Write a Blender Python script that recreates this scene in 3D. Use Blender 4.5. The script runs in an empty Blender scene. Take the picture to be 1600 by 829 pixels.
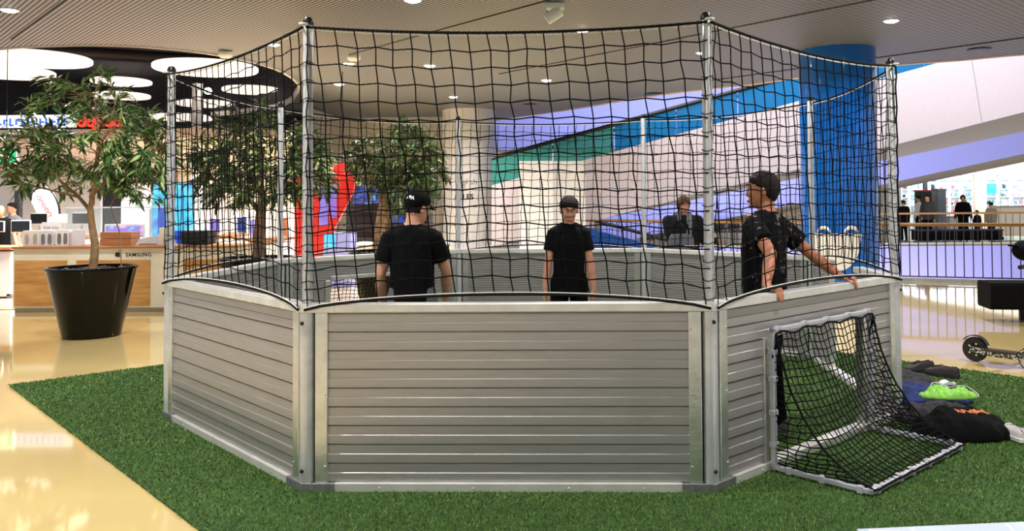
import bpy, bmesh, math, random
import numpy as np
from mathutils import Vector, Matrix, noise as mnoise

random.seed(11)
PI = math.pi
scene = bpy.context.scene
COL = scene.collection

# ------------------------------------------------------------------ camera
CAM_H = 1.5336
def _cam_axes(yaw=-0.0256, pitch=0.0292, roll=-0.0072):
    fwd = Vector((math.sin(yaw) * math.cos(pitch), math.cos(yaw) * math.cos(pitch), math.sin(pitch)))
    right = Vector((math.cos(yaw), -math.sin(yaw), 0))
    up = right.cross(fwd)
    r2 = right * math.cos(roll) + up * math.sin(roll)
    u2 = -right * math.sin(roll) + up * math.cos(roll)
    return r2, u2, fwd
_r, _u, _f = _cam_axes()
cam = bpy.data.cameras.new('camera')
cam.sensor_width = 36.0
cam.lens = 1298.96 / 1600 * 36.0
cam.shift_x = (800 - 886.2) / 1600
cam.shift_y = -(414.5 - 278.4) / 1600
cam.clip_start = 0.05
cam.clip_end = 200
camo = bpy.data.objects.new('camera', cam)
COL.objects.link(camo)
M = Matrix((_r, _u, -_f)).transposed().to_4x4()
M.translation = Vector((0, 0, CAM_H))
camo.matrix_world = M
scene.camera = camo

# ------------------------------------------------------------------ world, lights, exposure
world = bpy.data.worlds.new('mall_ambience')
scene.world = world
world.use_nodes = True
bg = world.node_tree.nodes['Background']
bg.inputs[0].default_value = (0.97, 0.98, 1.0, 1)
bg.inputs[1].default_value = 0.52
scene.view_settings.view_transform = 'Standard'
scene.view_settings.look = 'None'
scene.view_settings.gamma = 1
scene.view_settings.use_curve_mapping = False
scene.view_settings.exposure = 0.30

def area_light(name, loc, size, power, color=(1, 1, 1), target=None, shape='DISK', size_y=None, spread=None):
    l = bpy.data.lights.new(name, 'AREA')
    l.shape = shape
    l.size = size
    if size_y: l.size_y = size_y
    l.energy = power
    l.color = color
    if spread: l.spread = spread
    o = bpy.data.objects.new(name, l)
    o.location = loc
    if target is not None:
        d = Vector(target) - Vector(loc)
        o.rotation_euler = d.to_track_quat('-Z', 'Y').to_euler()
    COL.objects.link(o)
    return o

HC = 4.15   # underside of the metal mesh ceiling
# shop lighting on the left, violet lighting in the atrium behind
area_light('store_light', (-9.0, 14.2, 3.2), 3.0, 330, (1.0, 0.94, 0.87), (-9.0, 14.5, 0), spread=math.radians(100))
area_light('store_light', (-7.5, 18.5, 2.3), 3.0, 420, (1.0, 0.98, 0.97), (-7.5, 18.8, 0), spread=math.radians(140))
area_light('store_light', (-11.5, 18.3, 2.55), 3.0, 420, (1.0, 0.98, 0.97), (-11.5, 18.8, 0), spread=math.radians(140))
area_light('store_light', (-3.0, 17.0, 3.9), 2.5, 120, (1.0, 0.98, 0.97), (-3.0, 17.0, 0), spread=math.radians(110))
area_light('atrium_violet_light', (9.0, 25.5, -2.5), 9.0, 300, (0.78, 0.77, 1.0), (9.0, 34, 3.0), 'RECTANGLE', 3.0)
area_light('atrium_violet_light', (4.0, 27.2, 5.5), 9.0, 420, (0.70, 0.76, 1.0), (3.0, 33, 4.6), 'RECTANGLE', 3.0)
area_light('atrium_light', (6.0, 18.6, 9.0), 14.0, 640, (1.0, 0.94, 0.97), (6.0, 22.3, 2.5), 'RECTANGLE', 2.5)
area_light('soffit_fill_light', (9.0, 27.0, -3.6), 12.0, 330, (1.0, 0.95, 0.93), (9.0, 27.0, 5.0), 'RECTANGLE', 8.0)  # unseen upward lamp added to light the escalator soffits
area_light('bulkhead_fill_light', (17.5, 34.6, 2.7), 9.0, 105, (0.92, 0.96, 1.0), (17.5, 36.8, 2.9), 'RECTANGLE', 0.8)  # no fixture here, added to brighten the bulkhead above the far shop
area_light('far_shop_light', (18.0, 36.2, 2.6), 10.0, 170, (0.88, 0.95, 1.0), (18.0, 37.2, 1.0), 'RECTANGLE', 0.3)

# ------------------------------------------------------------------ helpers
def C(r, g, b):
    def f(c):
        c /= 255.0
        return c / 12.92 if c <= 0.04045 else ((c + 0.055) / 1.055) ** 2.4
    return (f(r), f(g), f(b), 1.0)

MATS = {}
def mat(name, col, rough=0.5, metal=0.0, var=0.0, vscale=8.0, bump=0.0, bscale=60.0, spec=None, coat=0.0, col2=None, stretch=None, emit=0.0, ecol=None, aniso=0.0):
    m = bpy.data.materials.new(name)
    m.use_nodes = True
    nt = m.node_tree
    b = nt.nodes['Principled BSDF']
    b.inputs['Base Color'].default_value = col
    b.inputs['Roughness'].default_value = rough
    b.inputs['Metallic'].default_value = metal
    if spec is not None: b.inputs['Specular IOR Level'].default_value = spec
    if coat: b.inputs['Coat Weight'].default_value = coat
    if aniso: b.inputs['Anisotropic'].default_value = aniso
    if emit:
        b.inputs['Emission Color'].default_value = ecol or col
        b.inputs['Emission Strength'].default_value = emit
    if var or bump:
        tc = nt.nodes.new('ShaderNodeTexCoord')
        mp = nt.nodes.new('ShaderNodeMapping')
        if stretch: mp.inputs['Scale'].default_value = stretch
        nt.links.new(tc.outputs['Object'], mp.inputs[0])
    if var:
        n = nt.nodes.new('ShaderNodeTexNoise')
        n.inputs['Scale'].default_value = vscale
        n.inputs['Detail'].default_value = 5
        nt.links.new(mp.outputs[0], n.inputs[0])
        mix = nt.nodes.new('ShaderNodeMix')
        mix.data_type = 'RGBA'
        c2 = col2 or tuple(min(1, c * (1 - var)) for c in col[:3]) + (1,)
        mix.inputs[6].default_value = col if col2 else tuple(min(1, c * (1 + var)) for c in col[:3]) + (1,)
        mix.inputs[7].default_value = c2
        r = nt.nodes.new('ShaderNodeMapRange')
        r.inputs[1].default_value = 0.32
        r.inputs[2].default_value = 0.68
        nt.links.new(n.outputs[0], r.inputs[0])
        nt.links.new(r.outputs[0], mix.inputs[0])
        nt.links.new(mix.outputs[2], b.inputs['Base Color'])
    if bump:
        n2 = nt.nodes.new('ShaderNodeTexNoise')
        n2.inputs['Scale'].default_value = bscale
        n2.inputs['Detail'].default_value = 4
        nt.links.new(mp.outputs[0], n2.inputs[0])
        bp = nt.nodes.new('ShaderNodeBump')
        bp.inputs['Strength'].default_value = bump
        bp.inputs['Distance'].default_value = 0.02
        nt.links.new(n2.outputs[0], bp.inputs['Height'])
        nt.links.new(bp.outputs[0], b.inputs['Normal'])
    MATS[name] = m
    return m

def glass(name, col, alpha=0.35, rough=0.05):
    m = bpy.data.materials.new(name)
    m.use_nodes = True
    nt = m.node_tree
    for n in list(nt.nodes): nt.nodes.remove(n)
    o = nt.nodes.new('ShaderNodeOutputMaterial')
    t = nt.nodes.new('ShaderNodeBsdfTransparent')
    t.inputs[0].default_value = tuple(0.35 + 0.65 * c for c in col[:3]) + (1,)
    p = nt.nodes.new('ShaderNodeBsdfPrincipled')
    p.inputs['Base Color'].default_value = col
    p.inputs['Roughness'].default_value = rough
    mx = nt.nodes.new('ShaderNodeMixShader')
    mx.inputs[0].default_value = alpha
    nt.links.new(t.outputs[0], mx.inputs[1])
    nt.links.new(p.outputs[0], mx.inputs[2])
    nt.links.new(mx.outputs[0], o.inputs[0])
    MATS[name] = m
    return m

class MB:
    """collects geometry for ONE mesh object"""
    def __init__(s): s.v = []; s.f = []
    def add(s, vs, fs, M=None):
        b = len(s.v)
        s.v += [tuple(M @ Vector(p)) for p in vs] if M is not None else [tuple(p) for p in vs]
        s.f += [tuple(i + b for i in f) for f in fs]
        return s
    def box(s, c, d, M=None):
        x, y, z = c; a, b, e = d[0] / 2, d[1] / 2, d[2] / 2
        vs = [(x - a, y - b, z - e), (x + a, y - b, z - e), (x + a, y + b, z - e), (x - a, y + b, z - e),
              (x - a, y - b, z + e), (x + a, y - b, z + e), (x + a, y + b, z + e), (x - a, y + b, z + e)]
        return s.add(vs, [(0, 3, 2, 1), (4, 5, 6, 7), (0, 1, 5, 4), (1, 2, 6, 5), (2, 3, 7, 6), (3, 0, 4, 7)], M)
    def loft(s, rings, caps=True, closed=False, M=None):
        n = len(rings[0]); m = len(rings)
        vs = [p for r in rings for p in r]; fs = []
        for k in range(m if closed else m - 1):
            a, b = k * n, ((k + 1) % m) * n
            for i in range(n):
                j = (i + 1) % n
                fs.append((a + i, a + j, b + j, b + i))
        if caps and not closed:
            fs.append(tuple(range(n))[::-1]); fs.append(tuple((m - 1) * n + i for i in range(n)))
        return s.add(vs, fs, M)
    def tube(s, pts, r, n=8, caps=True, closed=False, M=None, flat=1.0):
        pts = [Vector(p) for p in pts]; m = len(pts)
        rr = r if isinstance(r, (list, tuple)) else [r] * m
        rings = []; up = None
        for k in range(m):
            if closed: t = pts[(k + 1) % m] - pts[k - 1]
            else: t = pts[min(k + 1, m - 1)] - pts[max(k - 1, 0)]
            if t.length < 1e-9: t = Vector((0, 0, 1))
            t.normalize()
            if up is None:
                up = Vector((0, 0, 1)) if abs(t.z) < 0.9 else Vector((0, 1, 0))
            x = up.cross(t)
            if x.length < 1e-6: x = Vector((1, 0, 0)).cross(t)
            x.normalize(); up = t.cross(x)
            rings.append([pts[k] + (x * math.cos(2 * PI * i / n) + up * flat * math.sin(2 * PI * i / n)) * rr[k] for i in range(n)])
        return s.loft(rings, caps, closed, M)
    def lathe(s, prof, n=24, c=(0, 0, 0), M=None, caps=True):
        rings = [[(c[0] + r * math.cos(2 * PI * i / n), c[1] + r * math.sin(2 * PI * i / n), c[2] + z) for i in range(n)] for r, z in prof]
        return s.loft(rings, caps, False, M)
    def ball(s, c, r, nu=16, nv=10, M=None):
        rx, ry, rz = r if isinstance(r, (tuple, list)) else (r, r, r)
        rings = []
        for k in range(nv):
            a = -PI / 2 + PI * (k + 0.5) / nv
            rings.append([(c[0] + rx * math.cos(a) * math.cos(2 * PI * i / nu), c[1] + ry * math.cos(a) * math.sin(2 * PI * i / nu), c[2] + rz * math.sin(a)) for i in range(nu)])
        return s.loft(rings, True, False, M)
    def prism(s, poly, ext, M=None):
        n = len(poly); e = Vector(ext)
        vs = [Vector(p) for p in poly] + [Vector(p) + e for p in poly]
        fs = [tuple(range(n))[::-1], tuple(range(n, 2 * n))] + [(i, (i + 1) % n, (i + 1) % n + n, i + n) for i in range(n)]
        return s.add(vs, fs, M)
    def mesh(s, name):
        me = bpy.data.meshes.new(name)
        me.from_pydata(s.v, [], s.f)
        bm = bmesh.new(); bm.from_mesh(me)
        bmesh.ops.recalc_face_normals(bm, faces=bm.faces)
        bm.to_mesh(me); bm.free()
        return me
    def build(s, name, m, parent=None, smooth=0, bevel=0.0):
        me = s.mesh(name)
        return link(name, me, m, parent, smooth, bevel)

def link(name, me, m, parent=None, smooth=0, bevel=0.0):
    if isinstance(m, str): m = MATS[m]
    if m is not None and not me.materials: me.materials.append(m)
    if smooth:
        me.polygons.foreach_set('use_smooth', [True] * len(me.polygons))
        if smooth < 180: me.set_sharp_from_angle(angle=math.radians(smooth))
    o = bpy.data.objects.new(name, me)
    COL.objects.link(o)
    if parent is not None: o.parent = parent
    if bevel:
        bv = o.modifiers.new('bevel', 'BEVEL'); bv.width = bevel; bv.segments = 2; bv.limit_method = 'ANGLE'
    return o

def tag(o, label, cat, group=None, kind=None):
    o['label'] = label; o['category'] = cat
    if group: o['group'] = group
    if kind: o['kind'] = kind
    return o
def thing(name, label, cat, loc=(0, 0, 0), rz=0.0, group=None):
    o = bpy.data.objects.new(name, None)
    o.empty_display_size = 0.1
    COL.objects.link(o); o.location = loc; o.rotation_euler = (0, 0, rz)
    return tag(o, label, cat, group)
def struct(o):
    o['kind'] = 'structure'; return o
def inst(name, me, parent, loc=(0, 0, 0), rot=(0, 0, 0), sc=None):
    o = bpy.data.objects.new(name, me); COL.objects.link(o)
    o.parent = parent; o.location = loc; o.rotation_euler = rot
    if sc: o.scale = sc
    return o
def copy_tree(o, parent=None):
    c = o.copy(); COL.objects.link(c); c.parent = parent
    for ch in list(o.children): copy_tree(ch, c)
    return c
def baked(o):
    """replace an object's mesh by its evaluated mesh (modifiers applied)"""
    dg = bpy.context.evaluated_depsgraph_get()
    me = bpy.data.meshes.new_from_object(o.evaluated_get(dg))
    o.modifiers.clear(); o.data = me
    return o
def text(name, s, size, m, parent=None, loc=(0, 0, 0), rot=(PI / 2, 0, 0), ext=0.004, bold=0.0, spacing=1.0, align='LEFT'):
    cu = bpy.data.curves.new(name, 'FONT')
    cu.body = s; cu.size = size; cu.extrude = ext; cu.offset = bold; cu.space_character = spacing; cu.align_x = align
    cu.resolution_u = 3
    t = bpy.data.objects.new(name, cu); COL.objects.link(t)
    dg = bpy.context.evaluated_depsgraph_get(); dg.update()
    me = bpy.data.meshes.new_from_object(t.evaluated_get(dg))
    bpy.data.objects.remove(t)
    me.materials.clear()
    o = link(name, me, m, parent)
    o.location = loc; o.rotation_euler = rot
    return o
def shade_wood(name, c1, c2, sc=(1, 8, 8), rough=0.45):
    return mat(name, c1, rough, var=0.3, vscale=2.2, col2=c2, stretch=sc)

# ------------------------------------------------------------------ materials
mat('alu_rail', C(228, 226, 220), 0.36, 0.45, var=0.08, vscale=9, bump=0.04, bscale=40)
mat('alu', C(222, 222, 218), 0.30, 0.9, var=0.10, vscale=14, bump=0.05, bscale=40)
mat('alu_dark', C(150, 152, 152), 0.45, 0.8, var=0.2, vscale=30)
mat('steel_pole', C(210, 211, 212), 0.36, 0.6, var=0.12, vscale=10)
mat('plank', C(178, 174, 172), 0.36, 0.62, var=0.05, vscale=5, bump=0.06, bscale=120, stretch=(1, 12, 12))
mat('net_black', C(7, 7, 10), 0.85, spec=0.15)
mat('net_cord', C(8, 8, 10), 0.8, spec=0.2)
mat('white_rope', C(225, 225, 220), 0.6)
mat('white_paint', C(228, 228, 232), 0.35, var=0.06, vscale=12)
mat('strap_grey', C(176, 176, 186), 0.65, var=0.08)
mat('black_plastic', C(16, 16, 18), 0.35)
mat('black_gloss', C(10, 10, 12), 0.08, coat=0.5)
mat('rubber', C(20, 20, 22), 0.6)
mat('white_gloss', C(238, 238, 238), 0.25)
mat('off_white', C(226, 226, 231), 0.55, var=0.03)
mat('dark_metal', C(45, 45, 50), 0.4, 0.6)
mat('skin', C(205, 150, 122), 0.5, var=0.08, vscale=20, spec=0.35)
mat('skin_b', C(196, 138, 112), 0.5, var=0.1, vscale=20, spec=0.35)
mat('skin_c', C(176, 116, 88), 0.5, var=0.12, vscale=20, spec=0.35)
mat('cloth_black', C(8, 8, 9), 0.9, var=0.3, vscale=14, bump=0.25, bscale=26, spec=0.15)
mat('cloth_dark', C(17, 17, 22), 0.8, spec=0.25, var=0.25, vscale=10, bump=0.3, bscale=20)
mat('cloth_grey', C(112, 112, 118), 0.85, var=0.2, vscale=10)
mat('denim_grey', C(88, 90, 98), 0.85, var=0.2, vscale=14)
mat('hair_dark', C(26, 18, 15), 0.6, spec=0.25, var=0.35, vscale=60, bump=0.6, bscale=120)
mat('hair_brown', C(92, 58, 38), 0.55, var=0.35, vscale=40, bump=0.5, bscale=90)
mat('eye_white', C(230, 225, 220), 0.2)
mat('eye_dark', C(28, 20, 16), 0.2)
mat('lips', C(165, 98, 88), 0.45)
# ------------------------------------------------------------------ setting
def smooth_line(pts, k=6):
    P = [Vector(p) for p in pts]; out = []
    for i in range(len(P) - 1):
        p0, p1, p2, p3 = P[max(i - 1, 0)], P[i], P[i + 1], P[min(i + 2, len(P) - 1)]
        for j in range(k):
            t = j / k
            out.append(0.5 * ((2 * p1) + (-p0 + p2) * t + (2 * p0 - 5 * p1 + 4 * p2 - p3) * t * t + (-p0 + 3 * p1 - 3 * p2 + p3) * t ** 3))
    out.append(P[-1]); return out

def floor_material():
    m = mat('floor_resin', C(208, 184, 126), 0.10, var=0.05, vscale=1.3, coat=0.25)
    nt = m.node_tree; b = nt.nodes['Principled BSDF']
    n = nt.nodes.new('ShaderNodeTexNoise'); n.inputs['Scale'].default_value = 0.9; n.inputs['Detail'].default_value = 3
    r = nt.nodes.new('ShaderNodeMapRange'); r.inputs[3].default_value = 0.025; r.inputs[4].default_value = 0.075
    nt.links.new(n.outputs[0], r.inputs[0]); nt.links.new(r.outputs[0], b.inputs['Roughness'])
    return m
floor_material()

VOID = [(14, 14.3, 0), (10.5, 14.75, 0), (8.5, 15.35, 0), (6.96, 15.85, 0), (5.64, 16.4, 0), (4.48, 17.6, 0), (3.72, 18.5, 0), (2.7, 19.4, 0), (1.31, 20.8, 0), (-0.7, 23.5, 0), (-2.32, 25.3, 0), (-3.2, 26.4, 0)]
void_line = smooth_line(VOID, 4)
mb = MB()
mb.prism([(-16, -8, -0.5), (14, -8, -0.5)] + [(p.x, p.y, -0.5) for p in void_line] + [(-3.4, 40, -0.5), (-16, 40, -0.5)], (0, 0, 0.5))
struct(mb.build('floor', 'floor_resin'))

# plank flooring inside the phone store, laid a hair above the resin floor
mat('store_floor', C(150, 122, 108), 0.4, var=0.25, vscale=1.5, stretch=(1, 9, 1))
mb = MB(); mb.box((-12.2, 16.5, 0.004), (7.6, 8.6, 0.008))
struct(mb.build('floor_store', 'store_floor'))

def ceiling_material():
    m = mat('ceiling_mesh', C(120, 114, 106), 0.55, 0.1)
    nt = m.node_tree; b = nt.nodes['Principled BSDF']
    tc = nt.nodes.new('ShaderNodeTexCoord')
    sp = nt.nodes.new('ShaderNodeSeparateXYZ'); nt.links.new(tc.outputs['Object'], sp.inputs[0])
    def M2(op, a, bb):
        n = nt.nodes.new('ShaderNodeMath'); n.operation = op
        for i, q in enumerate((a, bb)):
            if q is None: continue
            if isinstance(q, (int, float)): n.inputs[i].default_value = q
            else: nt.links.new(q, n.inputs[i])
        return n.outputs[0]
    u = M2('ADD', sp.outputs[0], sp.outputs[1]); v = M2('SUBTRACT', sp.outputs[0], sp.outputs[1])
    cu = M2('COSINE', M2('MULTIPLY', u, 2 * PI / (0.062 * 1.414)), None)
    cv = M2('COSINE', M2('MULTIPLY', v, 2 * PI / (0.10 * 1.414)), None)
    s = M2('ADD', cu, M2('MULTIPLY', cv, 0.45))
    r = nt.nodes.new('ShaderNodeMapRange'); r.inputs[1].default_value = -0.45; r.inputs[2].default_value = 0.35
    nt.links.new(s, r.inputs[0])
    mx = nt.nodes.new('ShaderNodeMix'); mx.data_type = 'RGBA'
    mx.inputs[6].default_value = C(33, 34, 38); mx.inputs[7].default_value = C(152, 156, 168)
    nt.links.new(r.outputs[0], mx.inputs[0]); nt.links.new(mx.outputs[2], b.inputs['Base Color'])
ceiling_material()
RECESS = [(-16, 16.0, HC), (-12, 14.4, HC), (-9.69, 13.45, HC), (-8.73, 13.25, HC), (-7.78, 13.25, HC), (-7.08, 13.52, HC), (-6.48, 14.09, HC), (-6.08, 15.04, HC), (-5.99, 16.25, HC), (-6.32, 18.02, HC), (-7.05, 19.83, HC), (-7.6, 21, HC), (-8.8, 22.6, HC), (-11, 24, HC)]
recess_line = smooth_line(RECESS, 5)
CE = [(14, 13.6, HC), (10.5, 14.1, HC), (7.86, 15.1, HC), (6.96, 15.64, HC), (5.64, 16.28, HC), (4.48, 17.6, HC), (3.72, 18.49, HC), (2.7, 19.35, HC), (1.31, 20.77, HC), (-0.7, 23.47, HC), (-2.32, 25.26, HC), (-3.0, 26.2, HC)]
ce_line = smooth_line(CE, 4)
mb = MB()
mb.prism([(14, -8, HC)] + ce_line + [(-4.5, 28, HC), (-11, 28, HC)] + recess_line[::-1] + [(-16, -8, HC)], (0, 0, 0.12))
ceil = struct(mb.build('ceiling', 'ceiling_mesh'))
mat('seam_dark', C(40, 38, 36), 0.7)
for k, (a, b) in enumerate([((-4.17, 14.37), (-0.4, 10.55)), ((-1.79, 16.71), (4.6, 9.95)), ((2.6, 18.0), (7.6, 13.0)), ((-9.0, 12.7), (-5.0, 8.7))]):
    mb = MB(); mb.tube([(a[0], a[1], HC - 0.002), (b[0], b[1], HC - 0.002)], 0.014, 4)
    mb.build('joint', 'seam_dark', ceil)
mat('ceiling_trim', C(232, 222, 214), 0.4)
mb = MB(); mb.loft([[(p.x, p.y, HC - 0.03), (p.x, p.y, HC + 0.12), (p.x - 0.04, p.y + 0.0, HC + 0.12), (p.x - 0.04, p.y, HC - 0.03)] for p in recess_line])
struct(mb.build('trim_1', 'ceiling_trim'))
mat('edge_trim', C(240, 214, 205), 0.5)
mb = MB(); mb.loft([[(p.x, p.y, HC - 0.02), (p.x, p.y, HC + 0.35), (p.x + 0.07, p.y + 0.07, HC + 0.35), (p.x + 0.07, p.y + 0.07, HC - 0.02)] for p in ce_line])
struct(mb.build('trim_2', 'edge_trim'))
# dark plenum over the store
mat('plenum', C(38, 33, 38), 0.8, var=0.3, vscale=3)
mb = MB(); mb.box((-14.5, 19.0, 5.35), (20, 16, 0.1))
struct(mb.build('ceiling_plenum', 'plenum'))
mb = MB(); mb.loft([[(p.x - 0.04, p.y, HC + 0.1), (p.x - 0.04, p.y, 5.35), (p.x, p.y, 5.35), (p.x, p.y, HC + 0.1)] for p in recess_line])
struct(mb.build('trim_3', 'plenum'))
mat('duct', C(62, 58, 62), 0.5, 0.3)
for k, (a, b, r, lb) in enumerate([((-12, 14.8, 4.85), (-6.3, 17.8, 4.85), 0.09, 'dark ventilation pipe crossing the store plenum in front'), ((-12.5, 17.6, 4.95), (-7.2, 20.2, 4.95), 0.14, 'thick dark duct deep in the store plenum'), ((-11, 13.9, 4.7), (-7.0, 15.2, 4.7), 0.05, 'thin dark cable tray nearest the curved ceiling edge')]):
    mb = MB(); mb.tube([a, b], r, 12)
    d = mb.build('ventilation_pipe', 'duct', smooth=40); tag(d, lb, 'pipe')
# wall of the plenum at the far end
mb = MB(); mb.box((-17, 24.4, 4.1), (18, 0.1, 2.5)); struct(mb.build('wall_plenum', 'plenum'))

# store shell: sloping bulkhead with spots, white rear wall, grey side wall
mat('bulkhead', C(190, 178, 164), 0.6, var=0.05)
mb = MB(); mb.prism([(-20, 17.2, 2.95), (-20, 17.2, 3.15), (-20, 22.0, 2.55), (-20, 22.0, 2.3)], (13.6, 0, 0))
struct(mb.build('ceiling_store', 'bulkhead'))
mat('store_wall', C(240, 238, 236), 0.5, var=0.02)
mb = MB(); mb.box((-14, 22.1, 1.6), (13.2, 0.2, 3.2)); struct(mb.build('wall_store', 'store_wall'))
mat('store_grey', C(186, 182, 176), 0.5, var=0.06)
mb = MB(); mb.box((-5.6, 24.6, 2.05), (3.8, 0.2, 4.1)); struct(mb.build('wall_back', 'store_grey'))
mb = MB(); mb.box((-7.45, 23.3, 2.05), (0.15, 2.6, 4.1)); struct(mb.build('wall_side', 'store_grey'))

# columns
mat('column_white', C(228, 226, 230), 0.35, var=0.03)
mb = MB(); mb.lathe([(0.75, 0), (0.75, HC)], 64)
col1 = struct(mb.build('column_white', 'column_white', smooth=40)); col1.location = (-3.36, 23.4, 0)
for a in (-62, -96, -128):
    mb = MB(); x, y = 0.751 * math.cos(math.radians(a)), 0.751 * math.sin(math.radians(a))
    mb.box((x, y, HC / 2), (0.015, 0.015, HC - 0.02)); mb.build('joint', 'strap_grey', col1)
mat('ink', C(25, 25, 28), 0.5)
mat('ink_grey', C(120, 118, 118), 0.5)
def curved_text(s, size, m, parent, R, ang, z, bold=0.0):
    o = text('lettering', s, size, m, parent, (0, 0, 0), (0, 0, 0), 0.002, bold, align='CENTER')
    for v in o.data.vertices:
        t = ang + v.co.x / R; rr = R + 0.002 + v.co.z
        v.co = Vector((rr * math.cos(t), rr * math.sin(t), z + v.co.y))
    return o
A0 = math.radians(-94)
curved_text('fabl sh', 0.22, 'ink_grey', col1, 0.75, A0 + 0.12, 2.05)
curved_text('fl', 0.24, 'ink_grey', col1, 0.75, A0, 1.88)
curved_text('ALLES', 0.21, 'ink', col1, 0.75, A0, 1.64, 0.006)
mat('column_blue', C(0, 96, 190), 0.12, coat=0.4)
mb = MB(); mb.lathe([(0.645, 0), (0.645, HC)], 64)
col2 = struct(mb.build('column_blue', 'column_blue', smooth=40)); col2.location = (4.36, 14.6, 0)
mat('smile_white', C(240, 236, 232), 0.3)
def on_cyl(pts, R, th):          # polygon (angle, z) wrapped on the column
    mb = MB()
    n = len(pts)
    vs = [(R * math.cos(a), R * math.sin(a), z) for a, z in pts] + [((R + th) * math.cos(a), (R + th) * math.sin(a), z) for a, z in pts]
    mb.add(vs, [tuple(range(n, 2 * n))] + [(i, (i + 1) % n, (i + 1) % n + n, i + n) for i in range(n)])
    return mb
Ac = math.radians(-114)          # direction in which the smile faces
R0 = 0.645
mb = MB()
NW = 28
rows = []
for i in range(NW + 1):
    q = -1 + 2 * i / NW
    a = Ac + q * 0.70
    zt = 0.985; zb = 0.985 - 0.60 * max(0.0, 1 - abs(q) ** 2.6) ** 0.62 - 0.02
    rows.append([((R0 + e) * math.cos(a), (R0 + e) * math.sin(a), z) for e, z in ((0.0, zb), (0.006, zb), (0.006, zt), (0.0, zt))])
mb.loft(rows); mb.build('smile_graphic', 'smile_white', col2)
for q0 in (-0.27, 0.42):
    mb = MB(); pts = []
    for i in range(13):
        t = PI * i / 12
        a = Ac + q0 - 0.16 * math.cos(t); pts.append(((R0 + 0.003) * math.cos(a), (R0 + 0.003) * math.sin(a), 1.0 + 0.085 * math.sin(t)))
    mb.tube(pts, [0.012 + 0.02 * math.sin(PI * i / 12) for i in range(13)], 6); mb.build('eye_graphic', 'smile_white', col2)

# white partition block in front of the atrium edge
mb = MB(); mb.box((0, 0, 1.28), (0.84, 0.5, 2.56)); mb.box((0.80, 0.10, 1.28), (0.80, 0.3, 2.56))
part = mb.build('partition', 'off_white', bevel=0.01)
part.location = (-1.28, 20.6, 0); struct(part); part.name = 'wall_partition'
mat('pink_wall', C(222, 205, 204), 0.6, var=0.03)
mb = MB(); mb.box((-2.8, 31.0, 0.2), (6.0, 0.2, 6.4)); struct(mb.build('wall_far_left', 'pink_wall'))

# ---- the atrium beyond the railing: escalators, upper floor, far gallery
def at_px(px, py, Y):            # world point on the vertical plane y = Y seen towards that direction
    d = _f + _r * ((px - 886.2) / 1298.96) - _u * ((py - 278.4) / 1298.96)
    t = Y / d.y
    return Vector((0, 0, CAM_H)) + d * t
mat('clad_pink', C(230, 219, 226), 0.55, var=0.02)
mat('clad_violet_lit', C(158, 162, 232), 0.6, var=0.02)  # violet light of the atrium put into the base colour
mat('soffit', C(150, 144, 136), 0.7)
glass('glass_blue', C(30, 140, 205), 0.72)
glass('glass_teal', C(90, 190, 180), 0.6)
# escalator 1 (near, pink cladding), a sloping slab from y 22 to 28
Pt = [at_px(768, 289.5, 22), at_px(1640, 50, 22)]
Pb = [at_px(1640, 165, 22), at_px(768, 385, 22)]
poly = [Vector((p.x, 22, p.z)) for p in Pt + Pb]
esc = thing('escalator', 'pink-white clad escalator with blue glass rising across the atrium', 'escalator', (0, 0, 0))
mb = MB(); mb.prism(poly, (0, 0.12, 0)); mb.build('side_cladding', 'clad_pink', esc)
def soffit_slab(near_a, near_b, far_a, far_b, parent):
    mb = MB(); u = Vector((0, 0, 0.05)); o = Vector((0, 0.122, 0))
    mb.loft([[near_a + o, far_a, far_a + u, near_a + o + u], [near_b + o, far_b, far_b + u, near_b + o + u]]); mb.build('soffit', 'soffit', parent)
soffit_slab(at_px(955, 338, 22), poly[2], at_px(955, 338.5, 24.4), at_px(1640, 197, 24.4), esc)
tp = [p + Vector((0, 0.14, 0)) for p in poly]; tp[2].z += 0.5; tp[3].z += 0.5
mb = MB(); mb.prism(tp, (0, 1.9, 0))
mb.build('truss', 'soffit', esc)
up = Vector((0, 0, 0.72))
a, b = poly[0], poly[1]
N = 9
for i in range(N):
    p, q = a.lerp(b, i / N + 0.001), a.lerp(b, (i + 1) / N - 0.001)
    mb = MB(); mb.prism([p, q, q + up, p + up], (0, 0.02, 0)); mb.build('glass_pane', 'glass_teal' if i < 2 else 'glass_blue', esc)
for yy in (0.0, 1.9):
    mb = MB(); mb.tube([a + up + Vector((0, yy, 0.0)), b + up + Vector((0, yy, 0.0))], 0.055, 8); mb.build('handrail', 'black_plastic', esc)
for t in (0.36, 0.62, 0.87):     # cladding panel joints
    p = a.lerp(b, t); q = poly[3].lerp(poly[2], t)
    mb = MB(); mb.tube([p + Vector((-0.15, -0.004, 0)), q + Vector((0.15, -0.004, 0))], 0.008, 4); mb.build('joint', 'strap_grey', esc)
# escalator 2 (behind, lilac light put into its colour)
Pb = [at_px(1660, 227, 30), at_px(938, 384, 30)]
Pt = [at_px(938, 300, 30), at_px(1660, 120, 30)]
poly = [Vector((p.x, 30, p.z)) for p in Pt + Pb]
esc2 = thing('escalator', 'lilac lit escalator behind the pink one, above the far shop', 'escalator', (0, 0, 0))
mb = MB(); mb.prism(poly, (0, 0.12, 0)); mb.build('side_cladding', 'clad_violet_lit', esc2)
soffit_slab(at_px(1000, 370.5, 30), poly[2], at_px(1000, 378, 31.6), at_px(1660, 240.5, 31.6), esc2)
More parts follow.
